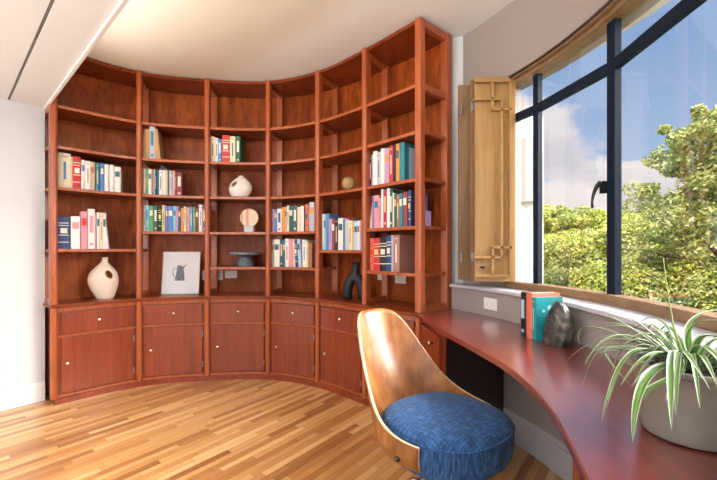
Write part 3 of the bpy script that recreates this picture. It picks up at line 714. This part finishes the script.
# ------------------------------------------------------------------ ornaments
def boolean_mesh(name, body, cutters):
    def tmp(b):
        bmesh.ops.recalc_face_normals(b, faces=b.faces)
        me = bpy.data.meshes.new('tmp'); b.to_mesh(me); b.free(); o_ = bpy.data.objects.new('tmp', me); COL.objects.link(o_); return o_
    A = tmp(body); Cs = [tmp(c_) for c_ in cutters]
    for c_ in Cs:
        md = A.modifiers.new('b', 'BOOLEAN'); md.object = c_; md.operation = 'DIFFERENCE'; md.solver = 'EXACT'
    dg = bpy.context.evaluated_depsgraph_get(); dg.update()
    me = bpy.data.meshes.new_from_object(A.evaluated_get(dg)); me.name = name
    for o_ in [A]+Cs:
        m0 = o_.data; bpy.data.objects.remove(o_); bpy.data.meshes.remove(m0)
    return me
def place_mesh(name, me, mat, loc, rz, label, cat):
    me.materials.clear(); me.materials.append(mat)
    o = bpy.data.objects.new(name, me); link(o); o.location = loc; o.rotation_euler = (0, 0, rz); autosmooth(o, 40)
    return tag(o, label, cat)
def at(s, d, z): c = Vector(_cr(FP, s)) + pn(s)*d; return (c.x, c.y, z+.0004)
# tall cream vase pierced by a hole
def prof_s(pts, n=40):
    Q = polyline(pts, n); return [(max(r, .004), z) for r, z in Q]
bm = BMn()
add_lathe(bm, prof_s([(.058, 0), (.078, .035), (.103, .10), (.112, .16), (.098, .220), (.062, .268), (.031, .303), (.022, .330), (.024, .350)]), seg=48, sy=.60,
          fn=lambda x, y, z: (x-.014*math.sin(z*9)+.010, y, z))
cy = BMn(); add_lathe(cy, [(.030, -.2), (.030, .2)], seg=32, sx=.78, sy=1.25)
bmesh.ops.rotate(cy, verts=cy.verts, matrix=Matrix.Rotation(R(90), 3, 'X')); bmesh.ops.rotate(cy, verts=cy.verts, matrix=Matrix.Rotation(R(-28), 3, 'Y'))
bmesh.ops.translate(cy, verts=cy.verts, vec=(.040, 0, .205))
me = boolean_mesh('vase', bm, [cy]); place_mesh('pierced_vase', me, M['ceramic_cream'], at(.543, .16, CT), R(28), 'tall cream vase with an oval hole on the counter in the leftmost bay', 'vase')
# round white vase with a side hole
bm = BMn()
add_lathe(bm, prof_s([(.045, 0), (.080, .018), (.103, .065), (.103, .112), (.080, .155), (.048, .187), (.024, .203), (.019, .214)]), seg=48, sy=.6, fn=lambda x, y, z: (x+.01*(z/.2), y, z))
cy = BMn(); add_lathe(cy, [(.024, -.2), (.024, .2)], seg=32, sx=.7, sy=1.4)
bmesh.ops.rotate(cy, verts=cy.verts, matrix=Matrix.Rotation(R(90), 3, 'X')); bmesh.ops.rotate(cy, verts=cy.verts, matrix=Matrix.Rotation(R(42), 3, 'Y'))
bmesh.ops.translate(cy, verts=cy.verts, vec=(-.046, 0, .128))
me = boolean_mesh('vase', bm, [cy]); place_mesh('round_vase', me, M['ceramic_white'], at(2.455, .13, 1.654), R(8), 'round white vase with a slanted hole on a shelf of the third bay', 'vase')
# disc sculpture
ds = thing('disc_sculpture', at(2.60, .13, 1.334), 'striped pink and cream clay disc standing on a pale stone block', 'sculpture')
bm = BMn(); add_box(bm, (.0, 0, .032), (.088, .055, .064)); part('base', bm, M['marble'], ds, local=True, bevel=.004)
def disc_piece(x0, x1, r, th, yoff=0.):
    b = BMn(); P_ = []; n = 20
    for k in range(n+1): x = x0+(x1-x0)*k/n; P_.append((x, math.sqrt(max(r*r-x*x, 0))))
    poly = P_ + [(x, -y) for x, y in P_[::-1] if y > 1e-5]
    P2 = []
    for p in poly:
        if not P2 or (Vector(p)-Vector(P2[-1])).length > 1e-5: P2.append(p)
    if (Vector(P2[0])-Vector(P2[-1])).length < 1e-5: P2.pop()
    f0 = [b.verts.new((x, -th/2+yoff, z)) for x, z in P2]; f1 = [b.verts.new((x, th/2+yoff, z)) for x, z in P2]
    b.faces.new(f0); b.faces.new(f1[::-1])
    for k in range(len(P2)): b.faces.new((f0[k], f0[(k+1) % len(P2)], f1[(k+1) % len(P2)], f1[k]))
    bmesh.ops.translate(b, verts=b.verts, vec=(.0, 0, .138)); return b
xs = [-.085, -.076, -.058, -.046, -.030, -.018, -.003]
for k in range(6): part('stripe', disc_piece(xs[k], xs[k+1], .085, .030 if k % 2 else .026), M['peach'] if k in (1, 2, 4, 5) and k != 2 else M['paleclay'], ds, local=True)
part('disc', disc_piece(-.003, .085, .085, .030), M['paleclay'], ds, local=True)
# grey pedestal bowl
bm = BMn(); add_lathe(bm, prof_s([(.075, 0), (.078, .02), (.070, .055), (.060, .085), (.080, .098), (.145, .108), (.152, .118), (.150, .132), (.138, .134), (.10, .128), (.004, .126)], 50), seg=48)
o = obj('pedestal_bowl', bm, M['stone_grey'], local=True); o.location = at(2.53, .15, 1.017); autosmooth(o, 50); tag(o, 'wide grey stone pedestal bowl on the lowest shelf of the third bay', 'bowl')
# print of a jug
pr = thing('framed_print', at(1.52, .19, CT), 'white print of a grey jug leaning at the back of the second bay', 'picture', rz=math.atan2(pn(1.52).y, pn(1.52).x)-math.pi/2+R(-6))
tl = R(8); PW, PH = .335, .398
def tilt(b): bmesh.ops.rotate(b, verts=b.verts, matrix=Matrix.Rotation(-tl, 3, 'X')); return b
bm = BMn(); add_box(bm, (0, .0, PH/2), (PW, .018, PH)); part('frame', tilt(bm), M['frame'], pr, local=True, bevel=.002)
bm = BMn(); add_box(bm, (0, -.0098, PH/2), (PW-.012, .001, PH-.012)); part('print', tilt(bm), M['print'], pr, local=True)
jug = [(-.052, .125), (-.040, .20), (-.036, .245), (-.034, .268), (.004, .268), (.010, .252), (.042, .275), (.052, .282), (.030, .250), (.022, .235), (.030, .19), (.036, .125)]
def flat(poly, y, x0=0., z0=0.):
    b = BMn(); b.faces.new([b.verts.new((x+x0, y, z+z0)) for x, z in poly]); r_ = bmesh.ops.extrude_face_region(b, geom=b.faces[:]); bmesh.ops.translate(b, verts=[v for v in r_['geom'] if isinstance(v, bmesh.types.BMVert)], vec=(0, .0008, 0)); return b
bm = flat(jug, -.0112)
add_tube(bm, [(-.040, -.0108, .235), (-.060, -.0108, .245), (-.072, -.0108, .215), (-.066, -.0108, .175), (-.048, -.0108, .155)], .0035, 6)
part('drawing', tilt(bm), M['ink'], pr, local=True)
# turned wooden ball
bm = BMn(); add_lathe(bm, [(.030, 0), (.032, .004), (.030, .010), (.018, .014)], seg=24)
add_lathe(bm, [(max(.003, .058*math.sin(math.pi*k/20)), .068-.058*math.cos(math.pi*k/20)) for k in range(21)], seg=32)
o = obj('wooden_ball', bm, M['tanwood'], local=True); o.location = at(4.52, .10, 1.654); autosmooth(o); tag(o, 'tan turned wooden ball on a small foot, alone on a fifth bay shelf', 'ornament')
# black arch vase
bm = BMn()
add_tube(bm, [(-.062, 0, 0), (-.066, 0, .05), (-.060, 0, .11), (-.034, 0, .165), (0, 0, .188), (.034, 0, .165), (.060, 0, .11), (.066, 0, .05), (.062, 0, 0)], [.036, .040, .042, .046, .050, .046, .042, .040, .036], 20)
add_tube(bm, [(0, 0, .18), (.004, 0, .225), (.010, 0, .268), (.014, 0, .31)], [.050, .036, .028, .030], 20)
o = obj('arch_vase', bm, M['ceramic_black'], local=True); o.location = at(4.57, .16, CT); o.rotation_euler = (0, 0, R(-15)); tag(o, 'black two legged arch vase on the counter in the fifth bay', 'vase')
# little grey folded ornament on the pale row
bm = BMn()
v = [bm.verts.new(p) for p in ((-.032, -.02, 0), (.036, -.02, 0), (.030, .03, 0), (-.034, .03, 0), (-.026, 0, .062), (.0, .0, .045), (.028, .0, .026))]
for q_ in ((0, 1, 2, 3), (0, 1, 6, 5, 4), (3, 4, 5, 6, 2), (0, 4, 3), (1, 2, 6)):
    bm.faces.new([v[i] for i in q_])
o = obj('folded_ornament', bm, M['stone_grey'], local=True, bevel=.003); n = at(1.31, .12, 1.654+.2285); o.location = n; o.rotation_euler = (0, 0, R(10)); tag(o, 'small grey pointed ornament lying on top of the pale book row', 'ornament')

# ------------------------------------------------------------------ chair
CH = thing('swivel_chair', (.338, 1.552, 0.0), 'bent walnut chair with a rounded blue fabric seat beside the desk', 'chair', rz=math.atan2(-.785, .62))
def shellH(ph):
    a = abs(ph); return .492 + .390/(1+(a/47.)**5.0)
nu, nv = 56, 22
bm = BMn(); grid = []
for i in range(nu+1):
    ph = -112+224*i/nu
    row = []
    zt = shellH(ph); zb = .405
    for j in range(nv+1):
        z = zb+(zt-zb)*j/nv
        lean = max(0, z-.44)*.44 - max(0, z-.72)*.10
        rr = .262 - .6*max(0, .45-z)**1.3*4*.5
        k = max(0., math.cos(R(ph)))
        x = -math.cos(R(ph))*rr*1.02 - lean*(k**.7 if k > 0 else 0)
        y = math.sin(R(ph))*rr*(1+ .10*max(0, .6-z))
        row.append(bm.verts.new((x, y, z)))
    grid.append(row)
for i in range(nu):
    for j in range(nv):
        f = bm.faces.new((grid[i][j], grid[i+1][j], grid[i+1][j+1], grid[i][j+1])); f.smooth = True
sh_ = obj('backrest', bm, [M['walnut'], M['ply_edge']], CH, local=True)
md = sh_.modifiers.new('thickness', 'SOLIDIFY'); md.thickness = .012; md.offset = 0; md.material_offset_rim = 1
for s_ in (-1, 1):
    bm = BMn(); a_ = R(94*s_); c = Vector((-math.cos(a_)*.272, math.sin(a_)*.272, .432)); d_ = Vector((-math.cos(a_), math.sin(a_), 0))
    add_tube(bm, [c-d_*.012, c+d_*.004, c+d_*.006], [.010, .010, .006], 14); part('screw', bm, M['black'], sh_, local=True)
def seat_prof(x, y, z):
    a = math.atan2(y, x); r_ = math.hypot(x, y); n_ = 2.5
    k = (abs(math.cos(a))**n_+abs(math.sin(a))**n_)**(-1/n_)
    return (r_*k*math.cos(a)+.018, r_*k*math.sin(a), z + .012*(1-(r_/.25)**2)*(1 if z > .45 else 0))
bm = BMn(); add_lathe(bm, prof_s([(.004, .372), (.19, .372), (.222, .380), (.236, .405), (.239, .46), (.237, .497), (.219, .520), (.16, .534), (.06, .539), (.004, .539)], 54), seg=64, fn=seat_prof)
part('seat', bm, M['fabric'], CH, local=True)
bm = BMn(); add_lathe(bm, [(.230, .4938), (.2400, .4945), (.2425, .4975), (.2400, .5005), (.230, .501)], seg=64, fn=lambda x, y, z: (lambda q: (q[0], q[1], z))(seat_prof(x, y, .40)))
part('piping', bm, M['fabric'], CH, local=True)
bm = BMn(); add_lathe(bm, [(.07, .352), (.12, .352), (.12, .371), (.03, .371)], seg=24); add_tube(bm, [(0, 0, .20), (0, 0, .36)], .024, 20); part('column', bm, M['chrome'], CH, local=True)
bm = BMn(); add_lathe(bm, [(.045, .185), (.05, .20), (.045, .25), (.03, .27)], seg=24); part('hub', bm, M['chrome'], CH, local=True)
for k in range(4):
    a_ = R(30+90*k); d_ = Vector((math.cos(a_), math.sin(a_), 0))
    bm = BMn(); add_tube(bm, [Vector((0, 0, .235))+d_*.03, Vector((0, 0, .215))+d_*.12, Vector((0, 0, .10))+d_*.24, Vector((0, 0, .012))+d_*.30], [.018, .018, .015, .011], 12)
    add_tube(bm, [Vector((0, 0, 0))+d_*.302, Vector((0, 0, .012))+d_*.302], .018, 12)
    part('leg', bm, M['chrome'], CH, local=True)

# ------------------------------------------------------------------ spider plant
PC = Vector((.752, .875, CT+.0004))
pl = thing('potted_plant', PC, 'spider plant with striped leaves in a round taupe pot on the desk', 'plant')
bm = BMn(); add_lathe(bm, prof_s([(.070, 0), (.086, .003), (.091, .012), (.097, .06), (.103, .12), (.107, .147), (.111, .150), (.111, .160), (.106, .162), (.101, .158), (.098, .13), (.004, .125)], 60), seg=64)
autosmooth(part('pot', bm, M['pot'], pl, local=True), 50)
bm = BMn(); rs = random.Random(5)
add_lathe(bm, [(.100, .131), (.09, .140), (.06, .146), (.03, .150), (.004, .150)], seg=40)
for _ in range(60):
    a_, r_ = rs.uniform(0, 6.28), rs.uniform(0, .085); add_box(bm, (r_*math.cos(a_), r_*math.sin(a_), .144), (rs.uniform(.005, .013),)*3, (rs.random(), rs.random(), .3), (-.3, rs.random(), .5), (rs.random(), .2, 1))
part('soil', bm, M['soil'], pl, local=True)
def leaf_blade(p0, p1, p2, w, seg=18, fold=.25):
    b = BMn(); uvl = b.loops.layers.uv.new('UVMap'); p0, p1, p2 = map(Vector, (p0, p1, p2)); rows = []
    for k in range(seg+1):
        t_ = k/seg; p = p0*(1-t_)**2+p1*2*t_*(1-t_)+p2*t_*t_
        d_ = (2*(1-t_)*(p1-p0)+2*t_*(p2-p1)).normalized()
        side = d_.cross(Vector((0, 0, 1)))
        if side.length < .05: side = Vector((1, 0, 0))
        side.normalize(); up_ = side.cross(d_)
        ww = w*.42*min(1, .55+t_*2.2)*(max(0, 1-t_**3))**.8+.0004
        rows.append([b.verts.new(p+side*ww*u+up_*abs(u)*ww*fold*2) for u in (-1, -.5, 0, .5, 1)])
    for k in range(seg):
        for m_ in range(4):
            f = b.faces.new((rows[k][m_], rows[k][m_+1], rows[k+1][m_+1], rows[k+1][m_])); f.smooth = True
            for lp, (uu, vv) in zip(f.loops, ((m_/4, k), ((m_+1)/4, k), ((m_+1)/4, k+1), (m_/4, k+1))): lp[uvl].uv = (uu, vv/seg)
    return b
LEAVES = [((0.575, 0.76, 0.937), (0.499, 0.7, 0.829), 0.024), ((0.579, 0.76, 0.912), (0.536, 0.72, 0.898), 0.016), ((0.639, 0.78, 1.016), (0.537, 0.66, 0.87), 0.022), ((0.651, 0.78, 0.986), (0.561, 0.68, 0.887), 0.016), ((0.693, 0.8, 0.97), (0.621, 0.7, 0.891), 0.014), ((0.658, 0.9, 0.979), (0.568, 0.88, 0.817), 0.013), ((0.618, 0.86, 0.966), (0.531, 0.84, 0.805), 0.013), ((0.64, 0.95, 0.992), (0.571, 0.98, 0.834), 0.009), ((0.622, 1.0, 1.001), (0.607, 1.06, 0.916), 0.009), ((0.679, 1.0, 1.048), (0.644, 1.12, 0.985), 0.009), ((0.67, 0.95, 1.01), (0.613, 1.02, 0.965), 0.009), ((0.601, 0.92, 0.951), (0.62, 0.86, 0.863), 0.008), ((0.658, 0.9, 1.014), (0.606, 0.92, 0.886), 0.012), ((0.732, 0.95, 1.01), (0.731, 1.0, 0.892), 0.01), ((0.732, 0.85, 1.045), (0.762, 0.8, 1.028), 0.016), ((0.71, 0.8, 1.032), (0.724, 0.74, 0.995), 0.018), ((0.692, 0.78, 1.006), (0.675, 0.7, 0.951), 0.018), ((0.818, 0.95, 1.054), (0.991, 1.0, 1.022), 0.012), ((0.729, 0.98, 1.037), (0.708, 1.05, 0.918), 0.009), ((0.637, 0.92, 1.029), (0.529, 0.9, 0.909), 0.01), ((0.705, 0.9, 1.037), (0.737, 0.98, 0.974), 0.012), ((0.636, 0.75, 1.012), (0.621, 0.68, 0.931), 0.012), ((0.68, 0.93, 1.057), (0.615, 0.98, 1.02), 0.01), ((0.665, 0.75, 0.983), (0.661, 0.7, 0.905), 0.012)]
rs = random.Random(11)
def add_leaf(p1, p2, w):
    a_ = math.atan2(p2[1]-PC.y, p2[0]-PC.x); p0 = Vector((.02*math.cos(a_)+rs.uniform(-.012, .012), .02*math.sin(a_)+rs.uniform(-.012, .012), .146))
    b = leaf_blade(p0, p1, Vector(p2)-PC, w)
    me = bpy.data.meshes.new('leaf'); b.to_mesh(me); b.free(); me.materials.append(M['spider']); link(bpy.data.objects.new('leaf', me), pl)
for p1, p2, w in LEAVES:
    p0 = Vector((0, 0, .146)); mid = (Vector(p1)-PC); e = Vector(p2)-PC
    c1 = 2*mid - (p0+e)*.5; c1.z = min(c1.z, .30)*.93
    add_leaf(c1, p2, w)
for k in range(60):
    a_ = R(rs.uniform(0, 360)); ln = rs.uniform(.10, .25); h = rs.uniform(.02, .10)
    if math.cos(a_) > .1: ln = min(ln, .13/ max(.3, math.cos(a_)))
    d_ = Vector((math.cos(a_), math.sin(a_), 0)); e = PC + d_*ln + Vector((0, 0, .16+h*rs.uniform(-.6, .5)))
    add_leaf(d_*ln*.5 + Vector((0, 0, .16+h*1.3)), tuple(e), rs.uniform(.007, .012))
bm = BMn(); sp0 = Vector((-.005, .0, .14)); add_tube(bm, [sp0, (-.012, .03, .24), (-.016, .045, .33), (-.02, .05, .40)], [.0022, .002, .0015, .001], 6)
part('stalk', bm, M['leaf_olive'], pl, local=True)

# ------------------------------------------------------------------ outside
GZ = -8.
bm = BMn(); add_prism(bm, [(1.6, -60), (140, -60), (140, 160), (-60, 160), (-60, 5.), (1.6, 5.)], GZ-.4, GZ); struct('ground', bm, M['grass'])
def crown_mesh(name, seed, rx, rz, ncl, nleaf, size, long_=1.6, fill=.75, clump=(.14, .30)):
    g = np.random.default_rng(seed)
    d = g.normal(size=(ncl, 3)); d /= np.linalg.norm(d, axis=1)[:, None]; d[:, 2] = np.where(d[:, 2] < -.5, -d[:, 2], d[:, 2])
    rad_ = g.uniform(fill, 1.0, (ncl, 1)); cen = d*rad_*np.array([rx, rx, rz])
    cr_ = g.uniform(clump[0], clump[1], ncl)*rx
    idx = g.integers(0, ncl, nleaf)
    o_ = g.normal(size=(nleaf, 3)); o_ /= np.linalg.norm(o_, axis=1)[:, None]
    pos = cen[idx] + o_*(cr_[idx]*g.uniform(.75, 1.05, nleaf))[:, None]*np.array([1, 1, .75])
    nrm = o_*1.0 + g.normal(size=(nleaf, 3))*.55 + np.array([0, 0, .4]); nrm /= np.linalg.norm(nrm, axis=1)[:, None]
    t_ = np.cross(nrm, g.normal(size=(nleaf, 3))); t_ /= np.linalg.norm(t_, axis=1)[:, None]; b_ = np.cross(nrm, t_)
    s_ = (size*g.uniform(.6, 1.3, nleaf))[:, None]
    V = np.stack([pos-t_*s_*long_*.5, pos-b_*s_*.42-nrm*s_*.08, pos+t_*s_*long_*.5, pos+b_*s_*.42-nrm*s_*.08], 1).reshape(-1, 3)
    me = bpy.data.meshes.new(name); me.vertices.add(len(V)); me.vertices.foreach_set('co', V.astype(np.float32).ravel())
    me.loops.add(nleaf*4); me.loops.foreach_set('vertex_index', np.arange(nleaf*4, dtype=np.int32))
    me.polygons.add(nleaf); me.polygons.foreach_set('loop_start', np.arange(0, nleaf*4, 4, dtype=np.int32)); me.polygons.foreach_set('loop_total', np.full(nleaf, 4, dtype=np.int32))
    me.update(calc_edges=True); return me
def trunk_mesh(name, h, r0, rx, rz, seed):
    b = BMn(); rs_ = random.Random(seed)
    add_tube(b, [(0, 0, -.3), (.08*rx, 0, h*.35), (-.05*rx, .05*rx, h*.7), (0, 0, h)], [r0*1.3, r0, r0*.8, r0*.5], 10)
    for k in range(9):
        a_ = k*2.4+rs_.random(); z = h*rs_.uniform(.62, .95); L_ = rx*rs_.uniform(.6, .95); q = Vector((math.cos(a_)*L_, math.sin(a_)*L_, z+rz*rs_.uniform(.1, .8)))
        add_tube(b, [(0, 0, z), q*.5+Vector((0, 0, z*.52)), q], [r0*.4, r0*.25, r0*.08], 6)
    me = bpy.data.meshes.new(name); bmesh.ops.recalc_face_normals(b, faces=b.faces); b.to_mesh(me); b.free(); me.materials.append(M['bark']); return me
KIND = {}
def kind(key, mat, seed, rx, rz, ncl, nleaf, size, **k):
    me = crown_mesh('crown_'+key, seed, rx, rz, ncl, nleaf, size, **k); me.materials.append(M[mat]); KIND[key] = (me, rx, rz)
kind('far_a', 'leaf_green', 1, 3.2, 3.0, 60, 14000, .155)
kind('far_b', 'leaf_lime', 2, 3.2, 3.0, 60, 14000, .155)
kind('mid_a', 'leaf_lime', 3, 2.5, 2.2, 60, 16000, .098)
kind('mid_b', 'leaf_olive', 4, 2.5, 2.3, 60, 16000, .098)
kind('near_a', 'leaf_lime', 5, 1.8, 1.5, 60, 17000, .066)
kind('near_b', 'leaf_olive', 6, 1.8, 1.5, 60, 17000, .066)
kind('big', 'leaf_olive', 8, 2.1, 2.9, 230, 30000, .064, long_=2.3, fill=.3, clump=(.07, .17))
def tree(name, key, px, Y, top, label, group, cat='tree', sc=1., rot=0.):
    me, rx, rz = KIND[key]; x = (px-358.5)/385*Y; ztop = CAM_Z+(249-top)/385*Y
    cz = ztop - rz*sc*1.1
    t_ = thing(name, (x, Y, GZ), label, cat, group, rz=rot)
    o1 = bpy.data.objects.new('crown', me); o1.location = (0, 0, cz-GZ); o1.scale = (sc,)*3; link(o1, t_)
    link(bpy.data.objects.new('trunk', trunk_mesh('trunk', cz-GZ, .2*sc*(rx/2.5), rx*sc, rz*sc, int(px))), t_)
G1, G2, G3 = 'trees of the distant treeline', 'trees in the middle distance', 'bushy trees just below the window'
FAR = [(520, 32, 197, 'far_b'), (541, 35, 207, 'far_a'), (563, 33, 205, 'far_a'), (588, 31, 208, 'far_b'), (612, 33, 209, 'far_a'), (638, 30, 211, 'far_b'), (664, 31, 204, 'far_a'), (692, 30, 200, 'far_b'), (722, 30, 198, 'far_a'), (500, 33, 204, 'far_a')]
FL = ['tall pale treetop rising highest at the left of the treeline', 'dark green treetop in the treeline just right of the thin window bar', 'bushy dark treetop in the distant treeline centred in the middle pane',
      'yellow green treetop in the distant treeline left of the window latch', 'dark treetop of the distant treeline behind the wide window bar', 'yellow green treetop just right of the wide window bar',
      'dark distant treetop left of and behind the big tree', 'lime distant treetop hidden behind the big tree crown', 'dark distant treetop at the right edge behind the big tree', 'dark distant treetop mostly behind the folded shutter']
for k, (px, Y, tp, kd) in enumerate(FAR): tree('distant_tree', kd, px, Y, tp, FL[k], G1, rot=k*1.3)
MID = [(512, 21, 236, 'mid_b'), (537, 20, 232, 'mid_a'), (562, 19, 240, 'mid_b'), (585, 18.5, 230, 'mid_a'), (609, 18, 226, 'mid_b'), (634, 17.5, 218, 'mid_a'), (662, 17, 214, 'mid_b'), (690, 16.5, 222, 'mid_a'), (720, 16, 220, 'mid_b')]
ML = ['olive tree in the middle distance beside the shutter edge', 'lime tree in the middle distance behind the thin window bar', 'olive tree in the middle distance, lowest top in the middle pane', 'lime tree in the middle distance, right half of the middle pane',
      'olive tree in the middle distance behind the wide window bar', 'lime tree in the middle distance just right of the wide window bar', 'olive tree in the middle distance below the big tree, left side', 'lime tree in the middle distance under the big tree crown', 'olive tree in the middle distance at the right frame edge']
for k, (px, Y, tp, kd) in enumerate(MID): tree('leafy_tree', kd, px, Y, tp, ML[k], G2, rot=k*1.1)
NEAR = [(524, 13.5, 272, 'near_b'), (552, 12.5, 268, 'near_a'), (580, 12, 264, 'near_b'), (607, 11.5, 258, 'near_a'), (634, 11, 252, 'near_a'), (662, 10.5, 250, 'near_b'), (692, 10, 248, 'near_a'), (724, 9.5, 250, 'near_b')]
NL = ['olive bushy tree low beside the shutter and thin window bar', 'lime bushy tree low in the middle pane above the turquoise book', 'olive bushy tree low in the middle pane, second from its left', 'lime bushy tree low behind the wide window bar',
      'lime bushy tree low in the right pane beside the wide bar', 'olive bushy tree directly behind the thin plant stalk', 'lime bushy tree low in the right pane above the plant', 'olive bushy tree low at the right frame edge']
for k, (px, Y, tp, kd) in enumerate(NEAR): tree('bushy_tree', kd, px, Y, tp, NL[k], G3, rot=k*.9)
tree('big_tree', 'big', 730, 9.2, 84, 'big airy olive green tree rising against the sky in the right pane', None, rot=.4)
# neighbouring white wing of the house
wg = thing('neighbour_wing', (4.2, 9.2, GZ), 'white stucco wing of the house seen past the shutter edge', 'building')
bm = BMn(); add_box(bm, (3.55, 9.6, -1.9), (1.35, 1.6, 12.2)); part('wall', bm, M['stucco'], wg)
bm = BMn(); add_box(bm, (3.86, 8.62, 2.95), (.36, .35, 1.45)); part('balcony_box', bm, M['greybox'], wg, bevel=.02)
hs = thing('pale_house', (12.2, 14.2, GZ), 'pale pinkish house wall glimpsed through leaves below the big tree', 'building')
bm = BMn(); add_box(bm, (12.6, 14.4, -3.6), (2.4, 1.6, 8.8)); part('wall', bm, plain('pink_render', (.66, .50, .46), .85), hs)
bm = BMn(); add_prism(bm, [(11.3, 13.4), (13.9, 13.4), (13.9, 15.4), (11.3, 15.4)], .8, .95); part('roof', bm, plain('grey_roof', (.3, .28, .27), .8), hs)

# ------------------------------------------------------------------ light
w = bpy.data.worlds.new('World'); bpy.context.scene.world = w; w.use_nodes = True
nt = w.node_tree; bg = nt.nodes['Background']
tc = N(nt, 'ShaderNodeTexCoord'); sp = N(nt, 'ShaderNodeSeparateXYZ'); nt.links.new(tc.outputs['Generated'], sp.inputs[0])
gr = ramp(nt, [(0., (.55, .66, .80)), (.16, (.42, .58, .82)), (.40, (.27, .44, .72)), (.9, (.16, .32, .64))]); nt.links.new(sp.outputs['Z'], gr.inputs[0])
mp = N(nt, 'ShaderNodeMapping'); mp.inputs['Scale'].default_value = (1., 1., 2.4); mp.inputs['Location'].default_value = (.35, 1.2, .1); nt.links.new(tc.outputs['Generated'], mp.inputs[0])
nz = N(nt, 'ShaderNodeTexNoise', Scale=2.6, Detail=8., Roughness=.55, Distortion=.3); nt.links.new(mp.outputs[0], nz.inputs['Vector'])
el = N(nt, 'ShaderNodeMapRange'); el.inputs[1].default_value = .10; el.inputs[2].default_value = .46; el.inputs[3].default_value = .20; el.inputs[4].default_value = -.18
nt.links.new(sp.outputs['Z'], el.inputs[0])
ad = N(nt, 'ShaderNodeMath', operation='ADD'); nt.links.new(nz.outputs['Fac'], ad.inputs[0]); nt.links.new(el.outputs[0], ad.inputs[1])
cr2 = ramp(nt, [(.53, (0, 0, 0)), (.585, (.8, .8, .8)), (.68, (1, 1, 1))]); nt.links.new(ad.outputs[0], cr2.inputs[0])
nz2 = N(nt, 'ShaderNodeTexNoise', Scale=5., Detail=5.); nt.links.new(mp.outputs[0], nz2.inputs['Vector'])
cc_ = ramp(nt, [(.35, (.66, .66, .70)), (.6, (.92, .87, .86))]); nt.links.new(nz2.outputs['Fac'], cc_.inputs[0])
mx = N(nt, 'ShaderNodeMix', data_type='RGBA'); nt.links.new(cr2.outputs[0], mx.inputs[0]); nt.links.new(gr.outputs[0], mx.inputs[6]); nt.links.new(cc_.outputs[0], mx.inputs[7])
gd = N(nt, 'ShaderNodeVectorMath', operation='DOT_PRODUCT'); gd.inputs[1].default_value = tuple(Vector((.88, -.10, .46)).normalized()); nt.links.new(tc.outputs['Generated'], gd.inputs[0])  # bright sky glow added out of view to light the room
gm = N(nt, 'ShaderNodeMapRange', interpolation_type='SMOOTHERSTEP'); gm.inputs[1].default_value = .80; gm.inputs[2].default_value = 1.; gm.inputs[3].default_value = 0.; gm.inputs[4].default_value = 29.
nt.links.new(gd.outputs['Value'], gm.inputs[0])
gv = N(nt, 'ShaderNodeVectorMath', operation='SCALE'); gv.inputs[0].default_value = (1., .96, .90); nt.links.new(gm.outputs[0], gv.inputs['Scale'])
ga = N(nt, 'ShaderNodeVectorMath', operation='ADD'); nt.links.new(mx.outputs[2], ga.inputs[0]); nt.links.new(gv.outputs[0], ga.inputs[1])
nt.links.new(ga.outputs[0], bg.inputs['Color']); bg.inputs['Strength'].default_value = 1.15

def light(name, typ, loc, target, power, color=(1, 1, 1), **k):
    l = bpy.data.lights.new(name, typ); l.energy = power; l.color = color
    for a, v in k.items(): setattr(l, a, v)
    o = bpy.data.objects.new(name, l); COL.objects.link(o); o.location = loc
    d_ = Vector(target)-Vector(loc); o.rotation_euler = d_.to_track_quat('-Z', 'Y').to_euler(); return o
light('sun', 'SUN', (0, 0, 30), (12, 16, 12), 7., (1, .93, .80), angle=R(1))
light('rear_fill', 'AREA', (-2.2, -2.85, 1.45), (-1.6, 3, 1.3), 20, (1, .98, .96), shape='RECTANGLE', size=3.6, size_y=1.6)  # added fill panel at the closed rear wall, no window there
for p in ((-2.3, .6), (-.9, -.8), (-3.2, -.8)):  # fill lamps added under the soffit, out of view
    light('ceiling_fill', 'AREA', (p[0], p[1], SOFFIT-.012), (p[0]+.3, p[1]+.5, 0), 9, (1, .9, .8), shape='DISK', size=.16)
c = bl(.60, 2.0)
light('cove_lamp', 'AREA', (c[0], c[1], 2.36), (c[0]+.8, c[1]+.85, 2.85), 12, (1, .84, .66), shape='RECTANGLE', size=2.6, size_y=.06)
c = bl(.66, 1.0)
light('bookcase_fill', 'AREA', (.35, 1.1, CEIL-.03), (-1.3, 2.8, 1.2), 14, (1, .90, .80), shape='DISK', size=.35)  # added fill near the ceiling, aimed at the left bays

light('soffit_fill', 'AREA', (-2.6, -.5, 1.25), (-2.4, -.3, 3), 105, (.84, .94, 1), shape='DISK', size=.4)  # added upward fills behind the camera to brighten the soffit, no fixture
light('soffit_fill', 'AREA', (-1.2, -1.6, 1.25), (-1.2, -1.4, 3), 75, (.86, .95, 1), shape='DISK', size=.4)
# ------------------------------------------------------------------ camera
cam = bpy.data.cameras.new('camera'); cam.sensor_width = 36; cam.lens = 385/717*36; cam.shift_y = 9/717; cam.clip_start = .02; cam.clip_end = 500
co = bpy.data.objects.new('camera', cam); COL.objects.link(co); co.location = (0, 0, CAM_Z); co.rotation_euler = (R(90), 0, 0)
sc = bpy.context.scene; sc.camera = co
sc.view_settings.view_transform = 'Standard'; sc.view_settings.look = 'None'; sc.view_settings.exposure = .0; sc.view_settings.gamma = 1.
sc.view_settings.use_curve_mapping = False
